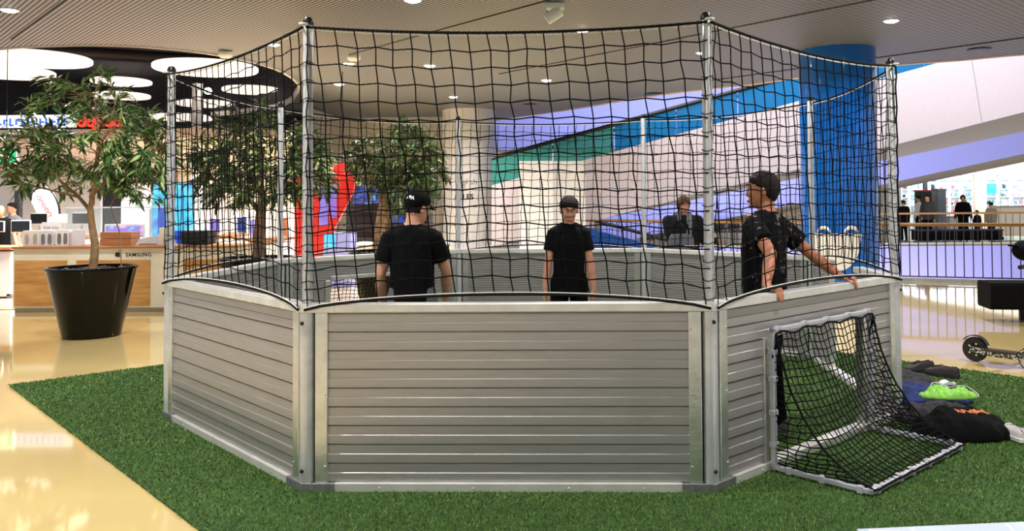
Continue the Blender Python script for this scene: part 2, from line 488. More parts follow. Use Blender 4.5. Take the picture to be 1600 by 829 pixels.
# descending escalator below the railing, deep blue light put into its colour
poly = [Vector((p.x, 27, p.z)) for p in (at_px(905, 352, 27), at_px(1075, 398, 27), at_px(1075, 430, 27), at_px(905, 430, 27))]
esc3 = thing('escalator', 'blue lit descending escalator seen through the railing', 'escalator', (0, 0, 0))
mb = MB(); mb.prism(poly, (0, 1.2, 0)); mb.build('side_cladding', 'column_blue', esc3)
mb = MB(); mb.tube([poly[0] + Vector((0, 0, 0.3)), poly[1] + Vector((0, 0, 0.3))], 0.06, 8); mb.build('handrail', 'black_plastic', esc3)
# upper floor: fascia with violet light put into its colour, with spot-lit soffit behind it
mb = MB(); mb.box((2.0, 33.1, 5.6), (30, 0.2, 3.9)); struct(mb.build('wall_upper', 'clad_violet_lit'))
mb = MB(); mb.box((6.0, 40.0, 3.72), (44, 13.6, 0.1)); struct(mb.build('ceiling_far', 'store_wall'))
# far gallery slab
mat('fascia_violet_lit', C(164, 164, 230), 0.5)  # gallery edge carries the violet light in its own colour
mb = MB(); mb.box((10.0, 37.5, -0.06), (26, 16.5, 0.12)); struct(mb.build('floor_far', 'floor_resin'))
mb = MB(); mb.box((10.0, 29.2, -1.9), (26, 0.12, 3.7)); struct(mb.build('wall_gallery', 'fascia_violet_lit'))
mb = MB(); mb.box((4, 33, -3.9), (34, 26, 0.1)); struct(mb.build('floor_lower', 'floor_resin'))
mb = MB(); mb.box((10.0, 45.2, 1.7), (34, 0.2, 4.0)); struct(mb.build('wall_far', 'store_wall'))
# railing along the atrium edge
mat('rail_wood', C(176, 132, 78), 0.3, 0.3)
mat('rail_bar', C(72, 70, 82), 0.4, 0.5)
def railing(line, label, h, step, name='railing', off=0.12, r=0.011, hr=0.035):
    P = [Vector(p) for p in line]; t = thing(name, label, 'railing', (0, 0, 0))
    # arc-length samples
    L = [0]
    for i in range(1, len(P)): L.append(L[-1] + (P[i] - P[i - 1]).length)
    def at(s):
        for i in range(1, len(P)):
            if L[i] >= s: return P[i - 1].lerp(P[i], (s - L[i - 1]) / max(1e-6, L[i] - L[i - 1]))
        return P[-1]
    mb = MB(); mb.tube([p + Vector((0, 0, h)) for p in P], hr, 10); mb.build('handrail', 'rail_wood', t, smooth=60)
    mb = MB(); mb.tube([p + Vector((0, 0, 0.09)) for p in P], 0.014, 6); mb.build('lower_rail', 'rail_bar', t)
    mb = MB(); mb.loft([[p + Vector((-0.04, -0.04, 0)), p + Vector((0.04, 0.04, 0)), p + Vector((0.04, 0.04, 0.06)), p + Vector((-0.04, -0.04, 0.06))] for p in P]); mb.build('kerb', 'alu', t)
    bar = MB(); bar.tube([(0, 0, 0.09), (0, 0, h)], r, 6); bar = bar.mesh('bar'); bar.materials.append(MATS['rail_bar'])
    n = int(L[-1] / step)
    for i in range(n + 1): inst('bar', bar, t, at(L[-1] * i / n))
    return t
near = [p + Vector((-0.10, -0.12, 0)) for p in void_line if 1.25 < p.x < 11.2] + [Vector((0.6, 21.25, 0)), Vector((-0.1, 21.6, 0))]
railing(near, 'long curved railing of thin grey bars along the near atrium edge', 1.07, 0.155)
railing([(5.5, 29.25, 0), (12, 29.25, 0), (21, 29.25, 0)], 'straight far railing on the opposite gallery in front of the bright shop', 1.07, 0.24, off=0)
railing([(-3.3, 30.2, 0), (-1.5, 30.2, 0)], 'short far railing between white column and partition block', 1.2, 0.14, off=0)

# ---- turf
TU = [(-5.0, 6.92), (2.04, 0.04 + 0.0), (6.5, 4.5), (-0.5, 11.46)]   # diamond corners (x+y 2.05..10.98)
def diamond(s0, s1, d0, d1, z):     # s = x+y, d = y-x
    return [((s - d) / 2, (s + d) / 2, z) for s, d in ((s0, d1), (s0, d0), (s1, d0), (s1, d1))]
S0, S1, D0, D1 = 2.07, 10.97, 0.9, 12.0
mat('turf_base', C(42, 72, 18), 0.95, var=0.35, vscale=30)
mb = MB(); mb.prism(diamond(S0, S1, D0, D1, 0.0), (0, 0, 0.012))
turf = struct(mb.build('floor_turf', 'turf_base'))
def turf_blades():
    rng = np.random.default_rng(3)
    N = 330000
    s = rng.uniform(S0 - 0.02, S1 + 0.02, N * 2); d = rng.uniform(D0, D1 + 0.02, N * 2)
    x = (s - d) / 2; y = (s + d) / 2
    # denser towards the camera, where single blades can be seen
    keep = rng.uniform(0, 1, N * 2) < np.clip(1.5 * (3.6 / np.maximum(y, 3.0)) ** 1.2, 0.25, 1.0)
    keep &= (y > 2.9)
    x = x[keep][:N]; y = y[keep][:N]; n = len(x)
    h = rng.uniform(0.008, 0.020, n); a = rng.uniform(0, 2 * PI, n); w = rng.uniform(0.0020, 0.0040, n) * np.clip(y / 5.0, 0.8, 1.8)
    lx = rng.normal(0, 0.010, n); ly = rng.normal(0, 0.010, n)
    v = np.zeros((n, 3, 3), np.float32)
    v[:, 0] = np.stack([x - np.cos(a) * w, y - np.sin(a) * w, np.full(n, 0.010)], 1)
    v[:, 1] = np.stack([x + np.cos(a) * w, y + np.sin(a) * w, np.full(n, 0.010)], 1)
    v[:, 2] = np.stack([x + lx, y + ly, 0.010 + h], 1)
    me = bpy.data.meshes.new('turf_pile')
    me.vertices.add(n * 3); me.vertices.foreach_set('co', v.reshape(-1))
    me.loops.add(n * 3); me.loops.foreach_set('vertex_index', np.arange(n * 3, dtype=np.int32))
    me.polygons.add(n); me.polygons.foreach_set('loop_start', np.arange(0, n * 3, 3, dtype=np.int32))
    me.update(calc_edges=True)
    m = bpy.data.materials.new('turf_blade'); m.use_nodes = True
    nt = m.node_tree; b = nt.nodes['Principled BSDF']; b.inputs['Roughness'].default_value = 0.6
    g = nt.nodes.new('ShaderNodeNewGeometry'); ramp = nt.nodes.new('ShaderNodeValToRGB')
    ramp.color_ramp.elements[0].color = C(42, 78, 20); ramp.color_ramp.elements[1].color = C(128, 150, 66)
    e = ramp.color_ramp.elements.new(0.55); e.color = C(70, 112, 32)
    nt.links.new(g.outputs['Random Per Island'], ramp.inputs[0]); nt.links.new(ramp.outputs[0], b.inputs['Base Color'])
    me.materials.append(m)
    o = bpy.data.objects.new('turf_pile', me); COL.objects.link(o)
    tag(o, 'short green artificial turf pile under and around the cage', 'turf', kind='stuff')
turf_blades()

# printed pale blue map sheet lying in the foreground at the right
mat('map_blue', C(186, 197, 216), 0.5)
mat('map_white', C(250, 250, 252), 0.5)
sheet = thing('map_sheet', 'pale blue printed map sheet with white lines at bottom right corner', 'sheet', (1.95, 3.55, 0.045))
mb = MB(); mb.prism([(-0.75, -0.45, 0), (0.55, -0.45, 0), (0.55, 0.435, 0), (-0.75, 0.285, 0)], (0, 0, 0.006)); mb.build('paper', 'map_blue', sheet)
for a, b in [((-0.7, 0.27), (-0.1, 0.2)), ((-0.05, 0.35), (-0.09, 0.0)), ((0.08, 0.36), (0.53, 0.27)), ((0.24, 0.37), (0.19, 0.0)), ((-0.5, 0.3), (-0.52, 0.0))]:
    mb = MB(); v = Vector((b[0] - a[0], b[1] - a[1], 0)); nn = Vector((-v.y, v.x, 0)).normalized() * 0.006
    A, B = Vector((a[0], a[1], 0.006)), Vector((b[0], b[1], 0.006))
    mb.prism([A - nn, B - nn, B + nn, A + nn], (0, 0, 0.001)); mb.build('street_line', 'map_white', sheet)
text('lettering', 'Po', 0.07, 'map_white', sheet, (0.0, 0.29, 0.0065), (0, 0, 0), 0.0005)
text('lettering', 'Huce', 0.06, 'map_white', sheet, (0.28, 0.34, 0.0065), (0, 0, -0.2), 0.0005)

# ---- ceiling downlights: ring, glowing lens and the lamp itself
mat('lamp_glow', (1, 1, 1, 1), 0.5, emit=14.0, ecol=(1, 0.97, 0.92, 1))
def downlight(x, y, label, power=70, z=HC, r=0.10, group=None):
    t = thing('downlight', label, 'ceiling light', (x, y, z), 0, group)
    mb = MB(); mb.lathe([(r * 0.95, 0.0), (r * 1.2, 0.0), (r * 1.2, -0.012), (r * 0.95, -0.012), (r * 0.95, 0.0)], 24, caps=False); mb.build('ring', 'white_paint', t)
    mb = MB(); mb.lathe([(r * 0.95, -0.002), (r * 0.93, -0.016), (r * 0.6, -0.03), (r * 0.1, -0.034)], 24); mb.build('lens', 'lamp_glow', t)
    if power:
        l = area_light('downlight_lamp', (x, y, z - 0.04), r * 1.6, power, (1.0, 0.975, 0.945)); l.data.spread = math.radians(150)
for x, y, lb in [(-7.68, 10.79, 'round downlight in the ceiling corner at the upper left'), (-5.12, 13.37, 'round downlight by the tip of the curved ceiling recess'),
                 (-4.44, 15.29, 'round downlight beside the white ceiling spotlight, left of the column'), (-5.41, 17.89, 'small far downlight above the trees, lower of the two beside the left pole'),
                 (-2.99, 15.61, 'round downlight right of the left front pole at net height'), (-3.3, 20.26, 'small far downlight just above the white column'),
                 (-0.08, 12.56, 'large round downlight over the middle of the front net'), (-0.88, 17.66, 'small far downlight in the middle of the mesh ceiling'),
                 (2.02, 14.59, 'round downlight behind the top of the right front pole'), (4.43, 12.16, 'round downlight at the upper right above the blue column'),
                 (-2.24, 10.56, 'downlight cut by the top edge of the picture')]:
    downlight(x, y, lb)
for x, y in [(-4.6, 7.6), (0.2, 7.8), (4.6, 7.4), (-2.6, 4.2), (2.4, 4.2), (-6.5, 3.8), (-1.2, 0.2), (-5, -0.5), (4.5, -0.5)]:
    downlight(x, y, 'round downlight in the ceiling above the camera, out of the picture', 85, group='downlights above the camera')
# ------------------------------------------------------------------ the octagonal cage
OC = Vector((-0.4393, 7.0603, 0)); SIDE = 2.1568; ROUT = SIDE / (2 * math.sin(PI / 8))
OV = [OC + Vector((ROUT * math.cos(math.radians(-157.5 + 45 * k)), ROUT * math.sin(math.radians(-157.5 + 45 * k)), 0)) for k in range(8)]
BH = 1.0; PH = 2.526
cage = thing('soccer_cage', 'octagonal soccer cage of grey plank boards with black net on green turf', 'cage', tuple(OC))
def local(p): return Vector(p) - OC
PL0, PLH, NPL = 0.058, 0.0994, 9
def plank_mesh(length):
    h = PLH - 0.005
    prof = [(0.0135, 0.0), (0.0150, 0.002), (0.0150, h * 0.465), (0.0140, h * 0.485), (0.0115, h * 0.503), (0.0090, h * 0.508), (0.0090, h - 0.003), (0.0, h), (0.0, PLH - 0.0002)]
    H4 = PLH - 0.0004
    for i in range(4):       # ribbed inner face
        z1 = H4 * (1 - i / 4); dz = H4 / 4
        prof += [(-0.0150, z1 - dz * 0.18), (-0.0150, z1 - dz * 0.62), (-0.0060, z1 - dz * 0.74), (-0.0060, z1 - dz * 0.98)]
    mb = MB(); mb.loft([[(0, -y, z) for y, z in prof], [(length, -y, z) for y, z in prof]])
    me = mb.mesh('plank'); me.materials.append(MATS['plank']); return me
_pm = {}
def plank(parent, u0, u1, i):
    L = round(u1 - u0, 4)
    if L not in _pm: _pm[L] = plank_mesh(L)
    return inst('plank', _pm[L], parent, (u0, 0, PL0 + PLH * i))
def screw(parent, u, z, y=-0.029):
    mb = MB(); mb.ball((u, y, z), (0.006, 0.004, 0.006), 8, 5); mb.build('screw', 'alu', parent, smooth=180)
PW0, PW1 = 0.050, 0.118
for k in range(8):
    A, B = OV[k], OV[(k + 1) % 8]
    d = (B - A).normalized(); ang = math.atan2(d.y, d.x)
    L = SIDE; goal = k in (2, 6); gate = k == 3
    pan = MB()
    jam = []
    if goal: jam = [(0.47, 0.53, 0.755), (1.63, 1.69, 0.755)]
    if gate: jam = [(0.73, 0.79, 0.957), (1.52, 1.58, 0.957)]
    pan.box((L / 2, 0, 0.028), (L - 0.30, 0.076, 0.056))
    panel = pan.build('panel', 'alu_rail', cage, bevel=0.003)
    for a, b, zt in [(PW0, PW1, 0.956), (L - PW1, L - PW0, 0.956)] + jam:
        mb = MB(); mb.box(((a + b) / 2, 0, (0.056 + zt) / 2), (b - a, 0.056, zt - 0.056)); mb.build('stile', 'alu', panel, bevel=0.004)
    if goal: mb = MB(); mb.box((1.08, 0, 0.775), (1.10, 0.052, 0.04)); mb.build('lintel', 'alu', panel, bevel=0.004)
    panel.location = local(A); panel.rotation_euler = (0, 0, ang)
    # rails
    segs = [(0.13, L - 0.13)] if not gate else [(0.13, 0.79), (1.52, L - 0.13)]
    for a, b in segs:
        mb = MB(); mb.box(((a + b) / 2, 0, 0.979), (b - a, 0.082, 0.046)); mb.build('top_rail', 'alu_rail', panel, bevel=0.004)
    for i in range(NPL):
        z0 = PL0 + PLH * i
        if goal and z0 < 0.74: sg = [(PW1, 0.47), (1.69, L - PW1)]
        elif gate: sg = [(PW1, 0.73), (1.58, L - PW1)]
        else: sg = [(PW1, L - PW1)]
        for a, b in sg: plank(panel, a, b, i)
    if k in (0, 1, 2):
        for u in (0.105, L - 0.105):
            for z in (0.14, 0.52, 0.86): screw(panel, u, z)
        for u in ((0.4, 0.9, 1.4, 1.8) if not goal else (0.2, 0.42, 1.8)): screw(panel, u, 0.03, -0.039)
# corners: pole, sleeve, brackets, net
for k in range(8):
    A = OV[k]; out = (A - OC).normalized(); ang = math.atan2(out.y, out.x)
    mb = MB(); mb.lathe([(0.027, 0.95), (0.027, PH - 0.02), (0.022, PH - 0.008)], 20)
    pole = mb.build('pole', 'steel_pole', cage, smooth=40); pole.location = local(A); pole.rotation_euler = (0, 0, ang)
    mb = MB(); mb.lathe([(0.040, 0.05), (0.040, 0.955)], 24); mb.build('sleeve', 'steel_pole', pole, smooth=40)
    mb = MB(); mb.lathe([(0.030, PH - 0.02), (0.032, PH), (0.020, PH + 0.022), (0.006, PH + 0.026)], 16); mb.build('cap', 'black_plastic', pole, smooth=40)
    mb = MB(); mb.tube([(0.035 + 0.022 * math.cos(t), 0.022 * math.sin(t), PH - 0.02) for t in [2 * PI * i / 12 for i in range(12)]], 0.006, 6, closed=True); mb.build('hook', 'white_paint', pole)
    mb = MB(); mb.ball((0.043, 0.0, 0.9), (0.010, 0.011, 0.011), 10, 6); mb.ball((0.043, 0.0, 0.12), (0.010, 0.011, 0.011), 10, 6); mb.build('bolt', 'dark_metal', pole, smooth=180)
    for s in (-1, 1):        # dark strips added for the shade in the gaps between sleeve and stiles
        dd = ((OV[(k + 1) % 8] if s > 0 else OV[k - 1]) - A).normalized()
        mb = MB(); Rz = Matrix.Rotation(math.atan2(dd.y, dd.x), 4, 'Z'); mb.box((0.044, 0, 0.505), (0.024, 0.012, 0.89), Rz); g_ = mb.build('gap_filler', 'dark_metal', cage); g_.location = local(A)
    # galvanised corner brackets at foot and top
    for z0, z1, m, w in ((0.0, 0.057, 'alu_dark', 0.044), (0.956, 1.002, 'alu_rail', 0.044)):
        d1 = (OV[(k + 1) % 8] - A).normalized(); d0 = (OV[k - 1] - A).normalized()
        n1 = Vector((d1.y, -d1.x, 0)); n0 = Vector((-d0.y, d0.x, 0))
        c = math.cos(PI / 8)
        p = [d0 * 0.16 + n0 * w, out * (w / c), d1 * 0.16 + n1 * w, d1 * 0.16 - n1 * w, -out * (w / c), d0 * 0.16 - n0 * w]
        mb = MB(); mb.prism([local(A) + q + Vector((0, 0, z0)) for q in p], (0, 0, z1 - z0)); mb.build('corner_bracket', m, cage, bevel=0.003)
    # hanging net between this pole and the next
    B = OV[(k + 1) % 8]; d = (B - A).normalized(); n = Vector((d.y, -d.x, 0))
    rng = random.Random(40 + k)
    NU, NV = 21, 15; du = SIDE / NU
    sag = rng.uniform(0.035, 0.06); lean = 0.085 if k < 4 else 0.03
    def top(u): q = u / SIDE; return PH - 0.035 - sag * 4 * q * (1 - q)
    def bot(u): q = u / SIDE; return 0.972 + 0.075 * (4 * q * (1 - q)) ** 0.7
    ph = [rng.uniform(0, 6) for _ in range(4)]
    def pos(u, v, j=0.0):    # v 0 top .. 1 bottom
        u = min(max(u, 0), SIDE); q = u / SIDE
        z = top(u) * (1 - v) + bot(u) * v
        off = 0.034 + 0.012 * math.sin(5 * q + ph[0]) * math.sin(PI * q) * v + 0.020 * (v ** 6) * (1 - 4 * q * (1 - q)) - 0.028 * v ** 4 * (4 * q * (1 - q)) * 0.6
        w = 0.007 * math.sin(PI * q)
        z += w * math.sin(9 * q + 4 * v + ph[1]) * (1 if 0 < v < 1 else 0)
        return local(A) + d * u + n * off + Vector((0, 0, z))
    node = {}
    for j in range(NV + 1):
        v = j / NV
        for i in range(-3, NU + 2):
            u = (i + 0.5) * du + lean * v * 1.5 + (0.007 * math.sin(i * 0.9 + j * 0.55 + ph[2]) + rng.uniform(-0.005, 0.005) + 0.006 * (j % 2)) * (1 if 0 < j else 0.3)
            node[(i, j)] = (u, v)
    mb = MB(); R = 0.0036
    for i in range(-3, NU + 2):
        pts = []
        for j in range(NV + 1):
            u, v = node[(i, j)]
            if 0.01 <= u <= SIDE - 0.01: pts.append(pos(u, v))
        if len(pts) > 1: mb.tube(pts, R, 4, caps=False)
    for j in range(1, NV):
        us = [(0, j / NV)] + [node[(i, j)] for i in range(-3, NU + 2) if 0.015 < node[(i, j)][0] < SIDE - 0.015] + [(SIDE, j / NV)]
        pts = []
        for q, (u, v) in enumerate(us):
            pts.append(pos(u, v + (0.004 if q % 2 else -0.004)))
        mb.tube(pts, R, 4, caps=False)
    net = mb.build('net', 'net_black', cage)
    mb = MB(); mb.tube([pos(SIDE * i / 24, 0) for i in range(25)], 0.0075, 6); mb.build('top_cord', 'net_cord', net)
    mb = MB(); mb.tube([pos(SIDE * i / 24, 0) + Vector((0, 0, -0.014)) - n * 0.004 for i in range(25)], 0.0040, 6); mb.build('rope', 'white_rope', net)
    mb = MB(); mb.tube([pos(SIDE * i / 24, 1) for i in range(25)], 0.0075, 6); mb.build('bottom_cord', 'net_cord', net)
    mb = MB(); mb.tube([pos(SIDE * i / 24, 1) + Vector((0, 0, 0.011)) + n * 0.003 for i in range(25)], 0.0030, 6); mb.build('rope', 'white_rope', net)
    # cord lashing the net down the pole
    mb = MB(); mb.tube([local(A) + out * (0.036 + 0.004 * math.sin(j * 2.1)) + Vector((0, 0, PH - 0.03 - (PH - 1.0) * j / 20)) + Vector((-out.y, out.x, 0)) * (0.026 + 0.006 * math.sin(j * 1.7)) for j in range(21)], 0.0062 if k == 3 else 0.0034, 5); mb.build('lashing_cord', 'net_cord', net)
    for j in range(2, 16):     # loops around the pole
        if k in (0, 1, 2, 3):
            z = PH - 0.03 - (PH - 1.0) * j / 15.5
            mb = MB(); mb.tube([local(A) + out * 0.033 * math.cos(t) + Vector((-out.y, out.x, 0)) * 0.033 * math.sin(t) + Vector((0, 0, z + 0.006 * math.sin(t * 2))) for t in [2 * PI * i / 10 for i in range(10)]], 0.0022, 4, closed=True)
            mb.build('tie', 'net_cord', net)

# ------------------------------------------------------------------ small goals on two of the panels
mat('goal_tube', C(196, 196, 204), 0.4, 0.35, var=0.08, vscale=12)
def make_goal(k, label):
    A, B = OV[k], OV[(k + 1) % 8]; d = (B - A).normalized()
    g = thing('goal', label, 'goal', tuple(A), math.atan2(d.y, d.x))
    # local x along the panel, -y outward
    U0, U1, N0, N1, H, r = 0.50, 1.66, 0.062, 0.635, 0.80, 0.019
    def bar(name, a, b):
        mb = MB(); v = (Vector(b) - Vector(a)); q = v.to_track_quat('X', 'Z').to_matrix().to_4x4()
        q.translation = (Vector(a) + Vector(b)) / 2
        mb.box((0, 0, 0), (v.length + 0.03, 0.030, 0.030), q); return mb.build(name, 'goal_tube', g, bevel=0.006)
    bar('post', (U0, -N0, 0.035), (U0, -N0, H)); bar('post', (U1, -N0, 0.035), (U1, -N0, H))
    bar('crossbar', (U0, -N0, H), (U1, -N0, H))
    bar('side_bar', (U0, -N0, 0.037), (U0, -N1, 0.037)); bar('side_bar', (U1, -N0, 0.037), (U1, -N1, 0.037)); bar('rear_bar', (U0, -N1, 0.037), (U1, -N1, 0.037))
    ctrl = [(0.085, 0.795), (0.115, 0.66), (0.165, 0.50), (0.245, 0.33), (0.36, 0.19), (0.50, 0.10), (0.655, 0.045)]
    line = smooth_line([(0, -n, z) for n, z in ctrl], 4)
    LL = [0]
    for i in range(1, len(line)): LL.append(LL[-1] + (line[i] - line[i - 1]).length)
    def prof(v):
        s = v * LL[-1]
        for i in range(1, len(line)):
            if LL[i] >= s: return line[i - 1].lerp(line[i], (s - LL[i - 1]) / (LL[i] - LL[i - 1]))
        return line[-1]
    rng = random.Random(k)
    NU, NV = 24, 23
    straps_u = [0.05, 0.30, 0.52, 0.75, 0.97]
    def P(i, j):
        u, v = i / NU, j / NV
        p = prof(min(1, max(0, v))); p.x = U0 + (U1 - U0) * u
        dip = min(abs(u - s) for s in straps_u)
        p.z -= 0.22 * dip * (1 - v) ** 3
        p.z += 0.018 * math.sin(5.5 * u + 2 + 3 * v) * math.sin(PI * v); p.y += 0.02 * math.sin(7 * u + 1 + 4 * v) * math.sin(PI * v)
        p.x += 0.05 * math.sin(PI * v) * (0.5 - u) * 0.8 + 0.03 * v * (1 - v)
        p += Vector((rng.uniform(-1, 1), rng.uniform(-1, 1), rng.uniform(-1, 1))) * 0.004
        return p
    G = [[P(i, j) for j in range(NV + 1)] for i in range(NU + 1)]
    mb = MB()
    for i in range(NU + 1): mb.tube(G[i], 0.0036, 4, caps=False)
    for j in range(NV + 1): mb.tube([G[i][j] for i in range(NU + 1)], 0.0036, 4, caps=False)
    for i, sx in ((0, U0), (NU, U1)):      # side triangles
        ns = 9
        cols = []
        for j in range(0, NV + 1):
            p = G[i][j]; q = Vector((sx, -N0 - 0.02, max(0.05, p.z)))
            m = max(1, int((p - q).length / 0.055))
            cols.append([q.lerp(p, t / m) + Vector((0.012 * math.sin(3 * t + j), 0, -0.01 * math.sin(PI * t / m))) for t in range(m + 1)])
        for c in cols:
            if len(c) > 1: mb.tube(c, 0.0036, 4, caps=False)
        for t in range(1, 12):
            pts = [c[t] for c in cols if len(c) > t]
            if len(pts) > 1: mb.tube(pts + [Vector((pts[-1].x, pts[-1].y, 0.045))], 0.0036, 4, caps=False)
    net = mb.build('net', 'net_black', g)
    mb = MB(); mb.tube(G[0], 0.007, 5); mb.tube(G[NU], 0.007, 5); mb.tube([G[i][0] for i in range(NU + 1)], 0.007, 5); mb.tube([G[i][NV] for i in range(NU + 1)], 0.007, 5); mb.build('border_cord', 'net_cord', net)
    for i in (0, NU):
        mb = MB(); p = G[i][0]
        mb.tube([p + Vector((0.02 * math.cos(t), 0.01 * t * 0.3, -0.02 - 0.03 * t)) for t in [q * 0.5 for q in range(9)]], [0.012 - 0.001 * q for q in range(9)], 6)
        mb.build('net_bunch', 'net_cord', net)
    def strap(c, ax, w=0.034):
        mb = MB(); t = 0.019
        sz = [2 * t + 0.004] * 3; sz[ax] = w
        mb.box(c, sz); mb.build('strap', 'strap_grey', g, bevel=0.006)
    for s in straps_u: strap((U0 + (U1 - U0) * s, -N0, H), 0)
    for z in (0.16, 0.34, 0.53, 0.68): strap((U0, -N0, z), 2); strap((U1, -N0, z), 2)
    for n in (0.16, 0.36, 0.58): strap((U0, -n, 0.037), 1); strap((U1, -n, 0.037), 1)
    for u in (0.56, 0.82, 0.97, 1.18, 1.42, 1.62): strap((u, -N1, 0.037), 0)
    return g
make_goal(2, 'mini goal with drooping black net on the near right board')
make_goal(6, 'mini goal with black net on the far left board, seen inside cage')
# ------------------------------------------------------------------ potted trees
mat('bark', C(150, 118, 84), 0.8, var=0.25, vscale=14, bump=0.4, bscale=40)
mat('bark_dark', C(120, 92, 70), 0.8, var=0.25, vscale=14, bump=0.4, bscale=40)
mat('pebbles', C(60, 60, 66), 0.6, var=0.5, vscale=60, bump=0.8, bscale=60)
mat('planter_black', C(7, 7, 6), 0.10, spec=0.22)
def leaf_material(name, c1, c2, c3):
    m = bpy.data.materials.new(name); m.use_nodes = True
    nt = m.node_tree; b = nt.nodes['Principled BSDF']; b.inputs['Roughness'].default_value = 0.38
    g = nt.nodes.new('ShaderNodeNewGeometry'); oi = nt.nodes.new('ShaderNodeObjectInfo')
    ad = nt.nodes.new('ShaderNodeMath'); ad.operation = 'ADD'; fr = nt.nodes.new('ShaderNodeMath'); fr.operation = 'FRACT'
    nt.links.new(g.outputs['Random Per Island'], ad.inputs[0]); nt.links.new(oi.outputs['Random'], ad.inputs[1]); nt.links.new(ad.outputs[0], fr.inputs[0])
    b.inputs['Coat Weight'].default_value = 0.2
    r = nt.nodes.new('ShaderNodeValToRGB'); r.color_ramp.elements[0].color = c1; r.color_ramp.elements[1].color = c3
    e = r.color_ramp.elements.new(0.6); e.color = c2
    nt.links.new(fr.outputs[0], r.inputs[0]); nt.links.new(r.outputs[0], b.inputs['Base Color'])
    MATS[name] = m
leaf_material('leaf_light', C(40, 72, 34), C(80, 118, 56), C(176, 194, 126))
leaf_material('leaf_dark', C(34, 58, 30), C(72, 102, 50), C(170, 184, 120))
def leaf_verts(L, W, bend):
    vs = []
    for t, w in ((0.0, 0.10), (0.3, 0.85), (0.55, 1.0), (0.8, 0.6)):
        z = -bend * t * t * L
        vs += [(-W * w / 2, t * L, z + 0.12 * W), (0, t * L, z), (W * w / 2, t * L, z + 0.12 * W)]
    vs.append((0, L, -bend * L))
    fs = []
    for k in range(3):
        a = k * 3; fs += [(a, a + 1, a + 4, a + 3), (a + 1, a + 2, a + 5, a + 4)]
    fs += [(9, 10, 12), (10, 11, 12)]
    return vs, fs
_leafmesh = {}
def make_tree(label, loc, leafmat, bark, trunk, splits, blobs, ntwigs, nleaf, lsize, seed, pot):
    rng = random.Random(seed)
    t = thing('potted_tree', label, 'tree', loc)
    rb, rt, h = pot
    mb = MB(); mb.lathe([(rb * 0.92, 0.0), (rb, 0.012), (rt, h - 0.03), (rt + 0.012, h - 0.025), (rt + 0.012, h), (rt - 0.03, h), (rt - 0.045, h - 0.06), (0.02, h - 0.06)], 48)
    p = mb.build('planter', 'planter_black', t, smooth=35)
    mb = MB(); q = rng
    mb.lathe([(rt - 0.05, h - 0.058), (rt - 0.05, h - 0.045), (0.01, h - 0.03)], 32)
    for i in range(110):
        a, r = q.uniform(0, 6.28), (rt - 0.07) * math.sqrt(q.random()); s = q.uniform(0.014, 0.03)
        mb.ball((r * math.cos(a), r * math.sin(a), h - 0.038), (s, s * 0.8, s * 0.7), 6, 4)
    mb = mb.build('pebble_mulch', 'pebbles', t, smooth=60); mb['kind'] = 'stuff'
    # trunk and boughs
    mb = MB(); ends = []
    mb.tube(smooth_line(trunk[0], 4), [trunk[1][0] + (trunk[1][1] - trunk[1][0]) * i / (4 * (len(trunk[0]) - 1)) for i in range(4 * (len(trunk[0]) - 1) + 1)], 10)
    for pts, r0, r1 in splits:
        ln = smooth_line(pts, 4); mb.tube(ln, [r0 + (r1 - r0) * i / (len(ln) - 1) for i in range(len(ln))], 7)
        ends += ln[len(ln) // 3:]
    tw = MB()
    leaves = []
    for k in range(ntwigs):
        b = rng.choices(blobs, [bb[2] for bb in blobs])[0]
        while True:
            v = Vector((rng.uniform(-1, 1), rng.uniform(-1, 1), rng.uniform(-1, 1)))
            if 0.12 < v.length < 1: break
        v = v.normalized() * (v.length ** 0.55)
        c = Vector(b[0]) + Vector((v.x * b[1][0], v.y * b[1][1], v.z * b[1][2]))
        near = min(ends, key=lambda e: (e - c).length + rng.uniform(0, 0.25))
        mid = near.lerp(c, 0.55) + Vector((0, 0, 0.10 * (c - near).length))
        tw.tube([near, mid, c], [0.006, 0.004, 0.002], 4, caps=False)
        dirv = (c - near); dirv.normalize() if dirv.length > 0.01 else None
        for j in range(nleaf):
            f = j / nleaf
            p0 = mid.lerp(c, f ** 0.7) + Vector((rng.gauss(0, 0.02), rng.gauss(0, 0.02), rng.gauss(0, 0.02)))
            d = dirv * rng.uniform(0.2, 1.0) + Vector((rng.gauss(0, 0.75), rng.gauss(0, 0.75), rng.gauss(-0.25, 0.45)))
            if d.length < 0.05: d = Vector((0, 0, -1))
            leaves.append((p0, d.normalized(), lsize * rng.uniform(0.7, 1.25), rng.uniform(-0.9, 0.9), v.length + (0.5 if (loc[1] + c.y) < loc[1] else 0)))
    mb.build('trunk', bark, t, smooth=60)
    o = tw.build('twigs', bark, t); o['kind'] = 'stuff'
    def frame(p0, d, roll):
        x = d.cross(Vector((0, 0, 1)))
        if x.length < 1e-3: x = Vector((1, 0, 0))
        x.normalize(); z = x.cross(d)
        R = Matrix((x, d, z)).transposed().to_4x4() @ Matrix.Rotation(roll, 4, 'Y'); R.translation = p0
        return R
    leaves.sort(key=lambda l: -(l[2] / lsize + l[4] + rng.uniform(0, 0.6)))
    for i, (p0, d, L, roll, _) in enumerate(leaves[:300]):
        key = (leafmat, i % 4)
        if key not in _leafmesh:
            g = MB(); g.add(*leaf_verts(1.0, 0.17 + 0.02 * (i % 4), 0.15 + 0.1 * (i % 4))); me = g.mesh('leaf'); me.materials.append(MATS[leafmat])
            me.polygons.foreach_set('use_smooth', [True] * len(me.polygons)); _leafmesh[key] = me
        o = bpy.data.objects.new('leaf', _leafmesh[key]); COL.objects.link(o); o.parent = t
        o.matrix_local = frame(p0, d, roll) @ Matrix.Scale(L, 4)
    V, F = [], []
